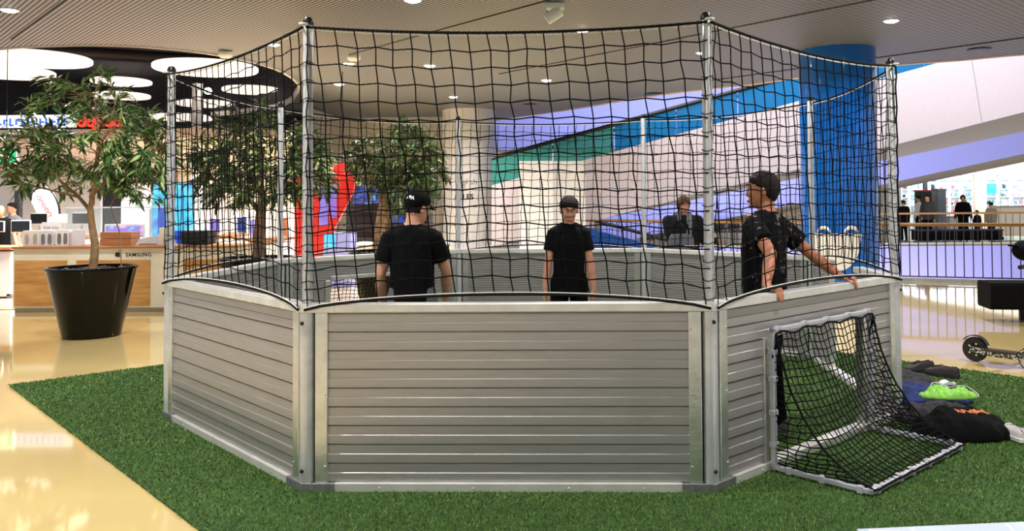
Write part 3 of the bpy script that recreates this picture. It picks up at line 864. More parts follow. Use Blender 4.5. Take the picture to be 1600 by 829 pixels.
    for p0, d, L, roll, _ in leaves[300:]:
        vs, fs = leaf_verts(L, L * rng.uniform(0.16, 0.24), rng.uniform(0.1, 0.45)); R = frame(p0, d, roll); b = len(V)
        V += [tuple(R @ Vector(v)) for v in vs]; F += [tuple(i + b for i in f) for f in fs]
    me = bpy.data.meshes.new('foliage'); me.from_pydata(V, [], F)
    o = link('foliage', me, leafmat, t, smooth=180); o['kind'] = 'stuff'
    return t
make_tree('tall willow-leaved tree in a tapered glossy black planter at the far left', (-5.88, 9.72, 0), 'leaf_light', 'bark',
          ([(0, 0, 0.75), (0.03, 0.0, 1.05), (-0.02, 0.02, 1.3), (-0.03, 0, 1.5)], (0.048, 0.034)),
          [([(-0.03, 0, 1.48), (-0.22, 0.05, 1.66), (-0.45, 0.0, 1.9), (-0.62, 0.05, 2.25)], 0.026, 0.008), ([(-0.03, 0, 1.5), (0.05, -0.05, 1.85), (0.06, 0, 2.3), (0.0, 0, 2.85)], 0.03, 0.008),
           ([(0.03, -0.03, 1.7), (0.25, 0.1, 1.95), (0.55, 0.1, 2.15), (0.75, 0.1, 2.2)], 0.022, 0.007), ([(0.0, 0, 1.55), (-0.1, 0.2, 1.9), (-0.2, 0.4, 2.2), (-0.2, 0.5, 2.6)], 0.02, 0.007),
           ([(0.05, 0, 1.95), (0.2, -0.2, 2.2), (0.35, -0.3, 2.4)], 0.016, 0.006), ([(-0.2, 0.04, 1.64), (-0.5, -0.2, 1.75), (-0.8, -0.25, 1.8)], 0.014, 0.005),
           ([(0.32, 0.05, 0.76), (0.30, 0.05, 1.2), (0.22, 0.0, 1.55), (0.45, 0, 1.8)], 0.007, 0.006)],
          [((-0.05, 0, 2.52), (0.80, 0.7, 0.66), 5.5), ((-0.7, 0, 2.15), (0.5, 0.45, 0.5), 2.6), ((0.62, 0.0, 2.1), (0.42, 0.45, 0.5), 2.6), ((-0.3, 0, 1.85), (0.75, 0.5, 0.22), 1.5), ((0.62, 0.0, 1.72), (0.3, 0.3, 0.25), 0.9)],
          200, 16, 0.15, 5, (0.31, 0.475, 0.82))
make_tree('dense dark-leaved tree behind the left net of the cage', (-4.52, 11.3, 0), 'leaf_dark', 'bark_dark',
          ([(0, 0, 0.75), (0.0, 0.0, 1.1), (0.02, 0.02, 1.45)], (0.085, 0.065)),
          [([(0.02, 0, 1.42), (-0.3, 0.05, 1.8), (-0.55, 0.0, 2.2)], 0.04, 0.01), ([(0.02, 0, 1.45), (0.05, -0.05, 1.9), (0.0, 0, 2.6)], 0.045, 0.01), ([(0.02, -0.0, 1.45), (0.3, 0.1, 1.85), (0.6, 0.1, 2.2)], 0.035, 0.009), ([(0.0, 0, 1.5), (-0.1, 0.3, 1.9), (-0.2, 0.5, 2.4)], 0.03, 0.008)],
          [((0.0, 0, 2.35), (0.85, 0.75, 0.60), 6), ((-0.55, 0, 1.95), (0.52, 0.5, 0.48), 3), ((0.62, 0.0, 1.95), (0.42, 0.5, 0.5), 3), ((0.0, -0.2, 1.72), (0.75, 0.4, 0.22), 1.6)],
          230, 18, 0.15, 9, (0.33, 0.5, 0.82))
make_tree('round bushy tree with pale forked trunk behind the capped boy', (-3.12, 12.6, 0), 'leaf_dark', 'bark',
          ([(0, 0, 0.75), (-0.03, 0.0, 1.1), (0.02, 0.02, 1.5), (0.03, 0, 1.72)], (0.125, 0.10)),
          [([(0.03, 0, 1.66), (-0.2, 0.05, 1.95), (-0.4, 0.0, 2.2)], 0.06, 0.015), ([(0.03, 0, 1.7), (0.12, -0.05, 2.0), (0.2, 0, 2.5)], 0.06, 0.015), ([(0.03, -0.0, 1.7), (0.3, 0.1, 2.0), (0.6, 0.1, 2.2)], 0.05, 0.012)],
          [((0.28, 0, 2.32), (0.68, 0.6, 0.50), 6), ((-0.15, 0, 2.15), (0.45, 0.5, 0.42), 2.6), ((0.68, 0.0, 2.0), (0.35, 0.45, 0.45), 2.6), ((0.45, -0.1, 1.62), (0.38, 0.3, 0.38), 1.6)],
          190, 18, 0.145, 21, (0.34, 0.52, 0.82))

# ------------------------------------------------------------------ phone store on the left
shade_wood('pine', C(222, 172, 104), C(190, 130, 66), (0.8, 1, 9))
shade_wood('oak_box', C(190, 132, 88), C(160, 100, 60), (1.2, 1, 10))
mat('plinth', C(168, 158, 142), 0.5)
mat('counter_white', C(240, 232, 214), 0.4, var=0.02)
CT = thing('sales_counter', 'long white sales counter with pine panels behind the planter', 'counter', (-8.37, 11.9, 0))
LEN = 3.3
mb = MB(); mb.box((LEN / 2, 0.35, 0.49), (LEN, 0.7, 0.86)); mb.build('body', 'counter_white', CT, bevel=0.006)
mb = MB(); mb.box((LEN / 2, 0.36, 0.03), (LEN - 0.04, 0.68, 0.06)); mb.build('plinth', 'plinth', CT)
mb = MB(); mb.box((LEN / 2, 0.34, 0.935), (LEN + 0.02, 0.74, 0.03)); mb.build('worktop', 'oak_box', CT, bevel=0.004)
for a, b in ((0.03, 0.80), (0.94, 2.02), (2.52, 3.18)):
    mb = MB(); mb.box(((a + b) / 2, -0.003, 0.42), (b - a, 0.012, 0.66)); mb.build('panel', 'pine', CT)
text('lettering', 'SAMSUNG', 0.075, 'ink', CT, (1.66, -0.002, 0.80), (PI / 2, 0, 0), 0.002, 0.001, 1.15)
mb = MB(); pts = []
for i in range(40):                      # bitten apple emblem
    t = 2 * PI * i / 40; r = 0.042 * (1 + 0.10 * math.cos(2 * t) * (1 if math.sin(t) < 0 else 0.7)) - (0.009 if abs(math.cos(t)) < 0.16 else 0)
    x, z = r * math.cos(t), r * math.sin(t)
    if x > 0.022 and -0.016 < z < 0.026: x = 0.022 + 0.004 * math.cos((z - 0.005) * 60)
    pts.append((1.55 + x, -0.004, 0.828 + z))
mb.prism(pts, (0, 0.004, 0)); mb.prism([(1.552, -0.004, 0.874), (1.56, -0.004, 0.892), (1.574, -0.004, 0.902), (1.568, -0.004, 0.882)], (0, 0.004, 0))
mb.build('emblem', 'ink', CT)
ctz = 0.95
def on_counter(x, y=12.1): return (-8.37 + x, y, ctz)
def phone_box(px, w, label, c1, hh=0.23):
    t = thing('phone_case_box', label, 'box', (at_px(px, 380, 12.0).x, 12.02, ctz))
    mb = MB(); mb.box((0, 0.05, hh / 2), (w, 0.1, hh)); mb.build('carton', c1, t, bevel=0.004)
    for s in (-0.25, 0.25):
        mb = MB(); poly = []
        for i in range(16):
            a = 2 * PI * i / 16; poly.append((s * w + 0.030 * math.copysign(abs(math.cos(a)) ** 0.6, math.cos(a)), -0.004, hh * 0.45 + hh * 0.34 * math.copysign(abs(math.sin(a)) ** 0.6, math.sin(a))))
        mb.prism(poly, (0, 0.006, 0)); mb.build('cutout', 'alu_dark' if c1 != 'counter_white' else 'strap_grey', t)
phone_box(47, 0.25, 'cream display box of two phone cases, leftmost on the counter', 'counter_white')
phone_box(71, 0.20, 'white display box with two grey cut-outs, middle of three on the counter', 'off_white')
phone_box(96, 0.18, 'pale display box with two slim dark cut-outs beside the trunk', 'white_gloss', 0.24)
mb = MB(); mb.box((0, 0.06, 0.12), (0.12, 0.12, 0.24)); o = mb.build('carton', 'off_white', bevel=0.004); o.location = (at_px(116, 380, 12).x, 12.05, ctz); tag(o, 'plain white carton right of the phone case boxes', 'box')
def simple(name, label, cat, loc, d, m, bevel=0.004, rz=0.0):
    mb = MB(); mb.box((0, 0, d[2] / 2), d); o = mb.build(name, m, bevel=bevel); o.location = loc; o.rotation_euler = (0, 0, rz); return tag(o, label, cat)
for px, w, hh, lb in ((179, 0.46, 0.20, 'brown wooden display block right of the tree trunk'),):
    t = thing('display_block', lb, 'block', (at_px(px, 380, 12.05).x, 12.2, ctz))
    for i in range(2):
        mb = MB(); mb.box((0, 0, hh / 4 + i * hh / 2), (w, 0.26, hh / 2 - 0.004)); mb.build('board', 'oak_box', t, bevel=0.004)
t = thing('laptop_carton', 'white tilted carton beside the brown display block', 'box', (at_px(224, 380, 12).x, 12.2, ctz))
mb = MB(); mb.prism([(-0.17, -0.12, 0), (0.17, -0.12, 0), (0.17, -0.12, 0.15), (-0.10, -0.12, 0.10)], (0, 0.24, 0)); mb.build('carton', 'off_white', t, bevel=0.004)
mb = MB(); mb.box((0.02, -0.122, 0.02), (0.26, 0.004, 0.012)); mb.build('stripe', 'oak_box', t)
simple('card_holder', 'small cream upright box at the right end of the glass screen', 'box', (at_px(254, 380, 12).x, 12.1, ctz), (0.15, 0.12, 0.26), 'counter_white')
# sign card with blue lettering
mat('sign_blue', C(60, 90, 170), 0.5)
t = thing('sign_card', 'white sign card with blue lettering above the phone boxes', 'sign', (at_px(81, 345, 12.35).x, 12.35, ctz))
mb = MB(); mb.box((0, 0, 0.27), (0.30, 0.012, 0.15)); mb.build('card', 'white_gloss', t); mb = MB(); mb.box((0, 0.01, 0.10), (0.06, 0.02, 0.2)); mb.build('stand', 'alu', t)
text('lettering', 'FOR YOU', 0.055, 'sign_blue', t, (-0.12, -0.008, 0.24), ext=0.001)
# purple phone poster, as a light box
def screen_material(name, cols, emit, scale=2.0, angle=0.6):
    m = bpy.data.materials.new(name); m.use_nodes = True; nt = m.node_tree; b = nt.nodes['Principled BSDF']
    tc = nt.nodes.new('ShaderNodeTexCoord'); n = nt.nodes.new('ShaderNodeTexNoise'); n.inputs['Scale'].default_value = scale; n.inputs['Detail'].default_value = 1.5
    nt.links.new(tc.outputs['Object'], n.inputs[0]); r = nt.nodes.new('ShaderNodeValToRGB')
    for i, c in enumerate(cols):
        p = 0.32 + 0.36 * i / max(1, len(cols) - 1)
        if i < 2: e = r.color_ramp.elements[i]; e.position = p
        else: e = r.color_ramp.elements.new(p)
        e.color = c
    els = sorted(r.color_ramp.elements, key=lambda e: e.position)
    nt.links.new(n.outputs[0], r.inputs[0]); nt.links.new(r.outputs[0], b.inputs['Emission Color']); b.inputs['Emission Strength'].default_value = emit
    b.inputs['Base Color'].default_value = (0.02, 0.02, 0.02, 1); b.inputs['Roughness'].default_value = 0.2
    MATS[name] = m
screen_material('screen_purple', [C(235, 225, 250), C(190, 130, 220), C(120, 150, 230), C(240, 230, 245)], 0.9, 5)
screen_material('screen_blue', [C(20, 90, 230), C(110, 220, 255), C(60, 190, 255), C(130, 230, 255)], 1.0, 2.2)
screen_material('screen_dkblue', [C(5, 20, 70), C(20, 80, 190), C(10, 30, 90), C(130, 190, 240)], 0.8, 6)
screen_material('screen_reflection_lilac', [C(170, 120, 230), C(150, 130, 235), C(200, 150, 235)], 0.7, 3)  # for a phone display and for the reflection painted on the kiosk
t = thing('phone_display', 'lit phone poster in purple behind the brown display block', 'display', (at_px(194, 350, 12.4).x, 12.40, ctz))
mb = MB(); mb.box((0, 0.02, 0.21), (0.62, 0.03, 0.20)); mb.build('frame', 'white_gloss', t, bevel=0.02); mb = MB(); mb.box((0, 0.003, 0.205), (0.56, 0.006, 0.15)); mb.build('screen', 'screen_purple', t)
mb = MB(); mb.box((0, 0.03, 0.06), (0.1, 0.04, 0.12)); mb.build('stand', 'white_gloss', t)
# acrylic screens on the counter
glass('acrylic', C(225, 235, 240), 0.10)
for a, b, lb in ((62, 122, 'clear acrylic screen above the phone boxes'), (124, 240, 'clear acrylic screen above the brown display block')):
    x0, x1 = at_px(a, 350, 12.0).x, at_px(b, 350, 12.0).x
    t = thing('acrylic_screen', lb, 'screen', ((x0 + x1) / 2, 12.60, ctz)); w = x1 - x0
    mb = MB(); mb.box((0, 0, 0.30), (w, 0.008, 0.56)); mb.build('pane', 'acrylic', t)
    for s in (-1, 1):
        mb = MB(); mb.box((s * (w / 2 - 0.02), 0, 0.02), (0.04, 0.12, 0.04)); mb.build('foot', 'alu', t)
    mb = MB(); mb.box((0, -0.006, 0.56), (w, 0.012, 0.02)); mb.build('top_edge', 'white_gloss', t)
# tall blue screen totem
t = thing('screen_totem', 'tall bright blue advertising screen beside the left rear pole', 'screen', (at_px(270, 330, 13.1).x, 13.1, 0))
mb = MB(); mb.box((0, 0.06, 1.12), (0.70, 0.12, 1.6)); mb.box((0, 0.06, 0.16), (0.5, 0.1, 0.32)); mb.box((0, 0.06, 0.02), (0.8, 0.4, 0.04)); mb.build('housing', 'off_white', t)
mb = MB(); mb.box((0, -0.003, 1.14), (0.66, 0.008, 1.50)); sc_ = mb.build('screen', 'screen_blue', t)
mat('blue_shape', C(20, 70, 190), 0.4, emit=0.5, ecol=C(20, 70, 190))
mb = MB(); mb.box((-0.17, -0.009, 1.30), (0.13, 0.006, 0.42)); mb.build('phone_graphic', 'blue_shape', sc_)
mb = MB(); mb.box((0.12, -0.009, 0.95), (0.2, 0.006, 0.36)); mb.build('phone_graphic', 'blue_shape', sc_)
# black printer on the counter
t = thing('printer', 'black box-shaped printer on the counter behind the left net', 'printer', (at_px(313, 375, 12.3).x, 12.25, ctz))
mb = MB(); mb.box((0, 0, 0.11), (0.40, 0.3, 0.20)); mb.build('body', 'black_plastic', t, bevel=0.015); mb = MB(); mb.box((0, -0.16, 0.06), (0.3, 0.05, 0.02)); mb.build('tray', 'dark_metal', t)
mb = MB(); mb.box((0, 0, 0.215), (0.36, 0.22, 0.012)); mb.build('lid', 'white_gloss', t)

# store desks, monitors, flag
def desk(label, px0, px1, Y, h, m='white_gloss', wood='oak_box'):
    x0, x1 = at_px(px0, 400, Y).x, at_px(px1, 400, Y).x; w = x1 - x0
    t = thing('store_desk', label, 'desk', ((x0 + x1) / 2, Y, 0))
    mb = MB(); mb.box((0, 0.35, h / 2 - 0.02), (w - 0.06, 0.6, h - 0.10)); mb.build('body', m, t, bevel=0.02)
    mb = MB(); mb.box((0, 0.35, h - 0.02), (w, 0.72, 0.05)); mb.build('worktop', wood, t, bevel=0.004)
    for s in (-1, 1):
        mb = MB(); mb.box((s * (w / 2 - 0.06), 0.35, 0.04), (0.08, 0.6, 0.08)); mb.build('foot', 'alu_dark', t)
    return t
desk('white desk with wooden top at the left picture edge', -60, 17, 13.6, 0.86)
desk('white store desk with wooden top under the advertising flag', 30, 128, 16.2, 0.95)
desk('white display table behind the blue screen and printer', 312, 372, 16.2, 0.95)
desk('white display table behind the second tree trunk', 382, 440, 15.4, 0.9)
desk('cream counter in front of the dark screen stall', 545, 700, 17.2, 0.72, 'counter_white', 'off_white')
def monitor(label, px, py, Y, w=0.5, base=0.86, m='black_gloss', bz=None):
    p = at_px(px, py, Y); t = thing('monitor', label, 'monitor', (p.x, Y + 0.3, base + 0.005))
    mb = MB(); mb.box((0, 0, 0.33), (w, 0.03, w * 0.62)); mb.build('housing', 'white_gloss', t, bevel=0.006)
    mb = MB(); mb.box((0, -0.017, 0.33), (w * 0.93, 0.006, w * 0.54)); mb.build('screen', m, t)
    mb = MB(); mb.box((0, 0.02, 0.1), (0.05, 0.03, 0.2)); mb.box((0, 0.02, 0.006), (0.2, 0.14, 0.012)); mb.build('stand', 'alu', t)
monitor('monitor with black screen on the desk at the left edge', 14, 350, 13.7, 0.34)
monitor('monitor with dark screen cut by the left picture edge', -26, 350, 13.7, 0.30)
monitor('white backed monitor under the advertising flag', 79, 330, 16.1, 0.30, 0.95, 'white_gloss')
monitor('dark monitor left of the flag on the long store desk', 46, 335, 16.3, 0.36, 0.95, 'dark_metal')
monitor('grey monitor right of the flag on the long store desk', 113, 335, 16.3, 0.38, 0.95, 'dark_metal')
for px, m, w, h, lb, Y in ((325, 'screen_reflection_lilac', 0.2, 0.28, 'lilac lit phone display near the printer', 16.3), (348, 'white_gloss', 0.22, 0.35, 'white phone stand between printer and tree trunk', 16.3), (368, 'screen_dkblue', 0.18, 0.3, 'dark blue screen just left of the second trunk', 16.3),
                         (392, 'screen_purple', 0.3, 0.32, 'bright purple lit display behind the second trunk', 15.5), (420, 'white_gloss', 0.2, 0.45, 'white upright stand right of the second trunk', 15.5), (434, 'oak_box', 0.14, 0.35, 'brown box by the left rear pole', 15.5)):
    p = at_px(px, 350, Y); t = thing('display_stand', lb, 'display', (p.x, Y + 0.3, 0.955 if Y > 16 else 0.905))
    mb = MB(); mb.box((0, 0, h / 2 + 0.03), (w, 0.04, h)); mb.build('panel', m, t, bevel=0.005); mb = MB(); mb.box((0, 0.02, 0.02), (w * 0.8, 0.14, 0.03)); mb.build('base', 'alu', t)
# feather flag
fp = at_px(70, 320, 17.4)
t = thing('feather_flag', 'white feather flag with black edge and red lettering', 'flag', (fp.x, 17.4, 0))
ol = [(0.10, 0.75), (-0.15, 1.35), (-0.30, 1.66), (-0.27, 1.84), (-0.12, 1.93), (0.06, 1.92), (0.20, 1.78), (0.30, 1.55), (0.33, 1.30)]
mb = MB(); mb.prism([(x, 0, z) for x, z in ol], (0, 0.012, 0)); mb.build('cloth', 'white_gloss', t)
mb = MB(); mb.tube(smooth_line([(x, 0, z) for x, z in ol[2:]], 4), 0.022, 8); mb.tube([(0.33, 0, 1.30), (0.36, 0, 0.02)], 0.015, 8); mb.build('pole', 'black_plastic', t, smooth=60)
mat('sign_red', C(220, 60, 60), 0.5)
text('lettering', 'onono', 0.20, 'sign_red', t, (-0.19, -0.006, 1.74), (PI / 2, math.radians(57), 0), 0.002)
mb = MB(); mb.lathe([(0.22, 0), (0.22, 0.02), (0.02, 0.03)], 20, (0.36, 0, 0)); mb.build('base', 'dark_metal', t)
# loudspeaker totem behind the desk
o = MB(); o.box((0, 0, 0.95), (0.12, 0.12, 1.9)); o = o.build('speaker_column', 'dark_metal', bevel=0.01); o.location = (at_px(29, 315, 18.5).x, 18.5, 0); tag(o, 'slim dark speaker column left of the flag', 'speaker')
# wall cabinet and dark doorway in the store rear
t = thing('wall_cabinet', 'grey white wall cabinet behind the first tree', 'cabinet', (at_px(218, 300, 21).x, 21.0, 0))
mb = MB(); mb.box((0, 0.3, 1.15), (0.95, 0.6, 2.3)); mb.build('body', 'store_grey', t)
for s in (-0.24, 0.24):
    for z0, z1 in ((0.1, 1.65), (1.69, 2.26)):
        mb = MB(); mb.box((s, -0.006, (z0 + z1) / 2), (0.46, 0.012, z1 - z0)); mb.build('door', 'off_white', t)
mb = MB(); mb.box((0.30, -0.02, 1.1), (0.05, 0.02, 0.7)); mb.build('handle', 'alu_dark', t)
t = thing('door_panel', 'black tall panel behind the first tree trunk in the store', 'panel', (at_px(180, 300, 21.4).x, 21.4, 0))
mb = MB(); mb.box((0, 0, 1.15), (0.62, 0.08, 2.3)); mb.build('leaf', 'black_plastic', t); mb = MB(); mb.box((-0.33, 0, 1.15), (0.05, 0.1, 2.3)); mb.build('frame', 'off_white', t)
# fascia sign: blue and red lit lettering
mat('sign_white_lit', C(225, 238, 250), 0.5, emit=0.75, ecol=C(225, 240, 255))
mat('sign_blue_lit', C(40, 90, 215), 0.5, emit=0.8, ecol=C(50, 110, 235))
mat('sign_red_lit', C(235, 60, 50), 0.5, emit=0.9, ecol=C(240, 70, 60))
p0, p1 = at_px(-30, 190, 17.1), at_px(116, 190, 17.1)
t = thing('fascia_sign', 'white and blue lit shop fascia sign behind the first tree', 'sign', ((p0.x + p1.x) / 2, 17.1, p0.z))
w = p1.x - p0.x
mb = MB(); mb.box((0, 0.04, 0), (w, 0.08, 0.26)); mb.build('panel', 'sign_white_lit', t)
rg = random.Random(4)
for i in range(14):
    x = -w / 2 + 0.12 + i * (w - 0.2) / 14
    mb = MB(); hh = rg.uniform(0.1, 0.17); mb.box((x, -0.006, -0.02), (0.035, 0.012, hh)); mb.box((x + 0.035, -0.006, -0.02 + hh * rg.choice((-0.4, 0, 0.4))), (0.08, 0.012, 0.035)); mb.build('letter', 'sign_blue_lit', t)
p0, p1 = at_px(119, 192, 17.1), at_px(192, 192, 17.1)
t = thing('fascia_sign', 'red lit sign lettering behind the first tree, right of the blue sign', 'sign', (p0.x, 17.1, p0.z))
mb = MB(); mb.box((0.48, 0.08, 0), (1.0, 0.04, 0.04)); mb.build('rail', 'dark_metal', t)
for i in range(5):
    mb = MB(); x = 0.1 + i * 0.19; mb.lathe([(0.045, -0.03), (0.085, -0.03), (0.085, 0.03), (0.045, 0.03)], 14, M=Matrix.Translation((x, 0.03, 0)) @ Matrix.Rotation(PI / 2, 4, 'X'), caps=False)
    mb.box((x + 0.07, 0.03, -0.02 if i % 2 else 0.05), (0.035, 0.06, 0.24)); mb.build('letter', 'sign_red_lit', t)
# hanging exit sign
mat('exit_green', C(0, 150, 90), 0.4, emit=0.6, ecol=C(0, 165, 100))
ep = at_px(8, 243, 13.9)
t = thing('exit_sign', 'green emergency exit sign with white arrow at the left edge', 'sign', (ep.x, 13.9, ep.z))
mb = MB(); mb.box((0, 0.03, 0), (0.40, 0.05, 0.27)); mb.build('housing', 'white_gloss', t); mb = MB(); mb.box((0, 0, 0.0), (0.37, 0.012, 0.21)); mb.build('panel', 'exit_green', t)
mb = MB(); mb.box((-0.02, -0.008, 0.0), (0.14, 0.006, 0.035)); mb.prism([(0.04, -0.011, 0.06), (0.12, -0.011, 0.0), (0.04, -0.011, -0.06)], (0, 0.006, 0)); mb.build('arrow', 'white_gloss', t)
mb = MB(); mb.tube([(0, 0.03, 0.13), (0, 0.03, 5.3 - ep.z)], 0.008, 6); mb.build('rod', 'dark_metal', t)
# disc pendants under the plenum
mat('disc_glow', C(250, 236, 226), 0.5, emit=0.9, ecol=C(255, 238, 226))
for px, py, D, wp, lb in ((58, 96, 1.8, 156, 'large white disc lamp above the first tree, nearest on the left'), (8, 116, 1.8, 140, 'white disc lamp cut by the left picture edge'),
                          (322, 110, 1.8, 156, 'large white disc lamp behind the top of the left pole'), (393, 143, 1.5, 88, 'white disc lamp at the right end of the recess'),
                          (190, 130, 1.5, 88, 'white disc lamp right of the first tree top, upper of two'), (190, 152, 1.5, 84, 'white disc lamp right of the first tree top, lower of two'),
                          (318, 164, 1.5, 84, 'white disc lamp low behind the left net'), (285, 186, 1.5, 92, 'lowest far white disc lamp behind the left pole')):
    Y = D * 1299 / wp; p = at_px(px, py, Y)
    t = thing('disc_pendant', lb, 'lamp', tuple(p))
    mb = MB(); mb.lathe([(D / 2 - 0.02, 0.0), (D / 2, 0.015), (D / 2, 0.07), (D / 2 - 0.02, 0.085)], 48); mb.build('disc', 'disc_glow', t, smooth=35)
    for a in (0.3, 2.4, 4.5):
        mb = MB(); mb.tube([(0.5 * math.cos(a), 0.5 * math.sin(a), 0.08), (0.5 * math.cos(a), 0.5 * math.sin(a), 5.3 - p.z)], 0.006, 4); mb.build('wire', 'dark_metal', t)
mb = MB(); mb.ball((0, 0, 0), 0.075, 16, 10)
bp = at_px(325, 142, 17.4); mb = mb.build('bulb_pendant', 'lamp_glow', smooth=60); mb.location = bp; tag(mb, 'small round glowing bulb hanging behind the left net', 'lamp')
wr_ = MB(); wr_.tube([(0, 0, 0.06), (0, 0, 5.3 - bp.z)], 0.005, 5); wr_.build('wire', 'black_plastic', mb)
# red wedge kiosk and dark stall with blue screens
mat('kiosk_red', C(200, 38, 30), 0.3)
Yk = 15.2
def kp(*q): return [at_px(x, y, Yk) for x, y in q]
t = thing('kiosk_wall', 'red wedge-shaped kiosk wall behind the left front pole', 'kiosk', (at_px(500, 400, Yk).x, Yk, 0)); L0 = Vector(t.location)
pts = [p - L0 for p in kp((468, 279), (543, 279), (556, 257), (559, 264), (551, 300), (502, 398))]
mb = MB(); mb.prism(pts + [Vector((pts[-1].x - 0.1, 0, 0)), Vector((pts[0].x, 0, 0))], (0, 0.1, 0)); mb.build('wall', 'kiosk_red', t)
for a, b in (((499, 288), (513, 352)), ((516, 288), (526, 340))):  # glowing lilac strips stand in for a reflection on the red wall
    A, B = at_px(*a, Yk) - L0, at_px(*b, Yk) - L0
    mb = MB(); mb.box(((A.x + B.x) / 2, -0.004, (A.z + B.z) / 2), (B.x - A.x, 0.008, A.z - B.z)); mb.build('screen', 'screen_reflection_lilac', t)
A = at_px(518, 392, Yk) - L0
mb = MB(); mb.box((A.x + 0.1, 0.2, 0.5), (0.5, 0.4, 1.0)); mb.build('pedestal', 'clad_violet_lit', t); mb = MB(); mb.box((A.x - 0.03, -0.006, 0.86), (0.2, 0.012, 0.24)); mb.build('screen', 'screen_blue', t)
sp = at_px(534, 268, 16.2)
t = thing('shop_sign', 'small red sign with white lettering above the red kiosk', 'sign', (sp.x, 16.2, sp.z))
mb = MB(); mb.lathe([(0.02, -0.02), (0.17, -0.02), (0.17, 0.02), (0.02, 0.02)], 24, M=Matrix.Rotation(PI / 2, 4, 'X')); mb.build('disc', 'kiosk_red', t)
mb = MB(); mb.box((0, -0.03, -0.24), (0.34, 0.03, 0.12)); mb.build('plate', 'kiosk_red', t); text('lettering', 'mTis', 0.10, 'white_gloss', t, (-0.12, -0.05, -0.27), ext=0.002)
mb = MB(); mb.tube([(0, 0.03, 0.15), (0, 0.03, HC - sp.z)], 0.01, 6); mb.build('rod', 'dark_metal', t)
Ys = 19.0
p0, p1 = at_px(538, 300, Ys), at_px(668, 300, Ys)
t = thing('screen_stall', 'dark stall with blue glowing screens behind the third tree', 'stall', ((p0.x + p1.x) / 2, Ys, 0)); w = p1.x - p0.x
mb = MB(); mb.box((0, 0.4, 1.25), (w, 0.5, 2.5)); mb.build('back_wall', 'black_plastic', t)
for z in (0.75, 1.05, 1.38): mb = MB(); mb.box((0, 0.0, z), (w, 0.3, 0.04)); mb.build('shelf', 'dark_metal', t)
for x, z, ww, hh, m in ((-0.62, 1.75, 0.34, 0.42, 'screen_dkblue'), (-0.2, 1.8, 0.4, 0.5, 'screen_dkblue'), (0.3, 1.72, 0.4, 0.4, 'screen_dkblue'), (-0.42, 1.2, 0.5, 0.2, 'dark_metal'), (0.2, 1.2, 0.4, 0.2, 'screen_dkblue'), (-0.72, 1.95, 0.2, 0.2, 'white_gloss'), (0.62, 1.5, 0.3, 0.4, 'glass_teal')):
    mb = MB(); mb.box((x, 0.12, z), (ww, 0.04, hh)); mb.build('screen', m, t)
# grey dark column left of kiosk, thin white post
mb = MB(); mb.box((0, 0, 1.4), (0.16, 0.3, 2.8)); o = mb.build('shelf_tower', 'kiosk_red', bevel=0.01); o.location = (at_px(470, 340, 16.6).x, 16.6, 0); tag(o, 'dark red narrow shelf tower left of the red kiosk', 'shelf')
mb = MB(); mb.lathe([(0.11, 0), (0.11, HC)], 20); o = mb.build('pillar', 'off_white', smooth=40); o.location = (at_px(308, 250, 17.6).x, 17.6, 0); tag(o, 'slim white round pillar behind the left net', 'pillar')
# ceiling spotlight, smoke detector
t = thing('ceiling_spotlight', 'white adjustable ceiling spotlight at the top centre', 'spotlight', (-0.44, 10.84, HC))
mb = MB(); mb.box((0.02, 0, -0.04), (0.24, 0.16, 0.08)); mb.build('base', 'white_gloss', t, bevel=0.02)
mb = MB(); mb.lathe([(0.075, -0.11), (0.075, 0.11)], 24, M=Matrix.Translation((0.0, -0.02, -0.16)) @ Matrix.Rotation(math.radians(58), 4, 'Y')); mb.build('lamp_head', 'white_gloss', t, smooth=40)
mb = MB(); mb.tube([(0.0 + 0.085 * math.cos(q), -0.02, -0.10 - 0.13 * math.sin(q)) for q in [PI * i / 10 for i in range(11)]], 0.007, 6); mb.build('bracket', 'dark_metal', t)
for x, y, lb in ((-6.15, 13.9, 'white smoke detector at the curved recess edge'), (-4.12, 14.5, 'small white ceiling spotlight beside a downlight at left')):
    mb = MB(); mb.lathe([(0.12, 0), (0.12, -0.05), (0.08, -0.09), (0.03, -0.10)], 20); o = mb.build('ceiling_sensor', 'white_gloss', smooth=40); o.location = (x, y, HC - 0.001 if x > -5 else HC - 0.03); tag(o, lb, 'sensor')
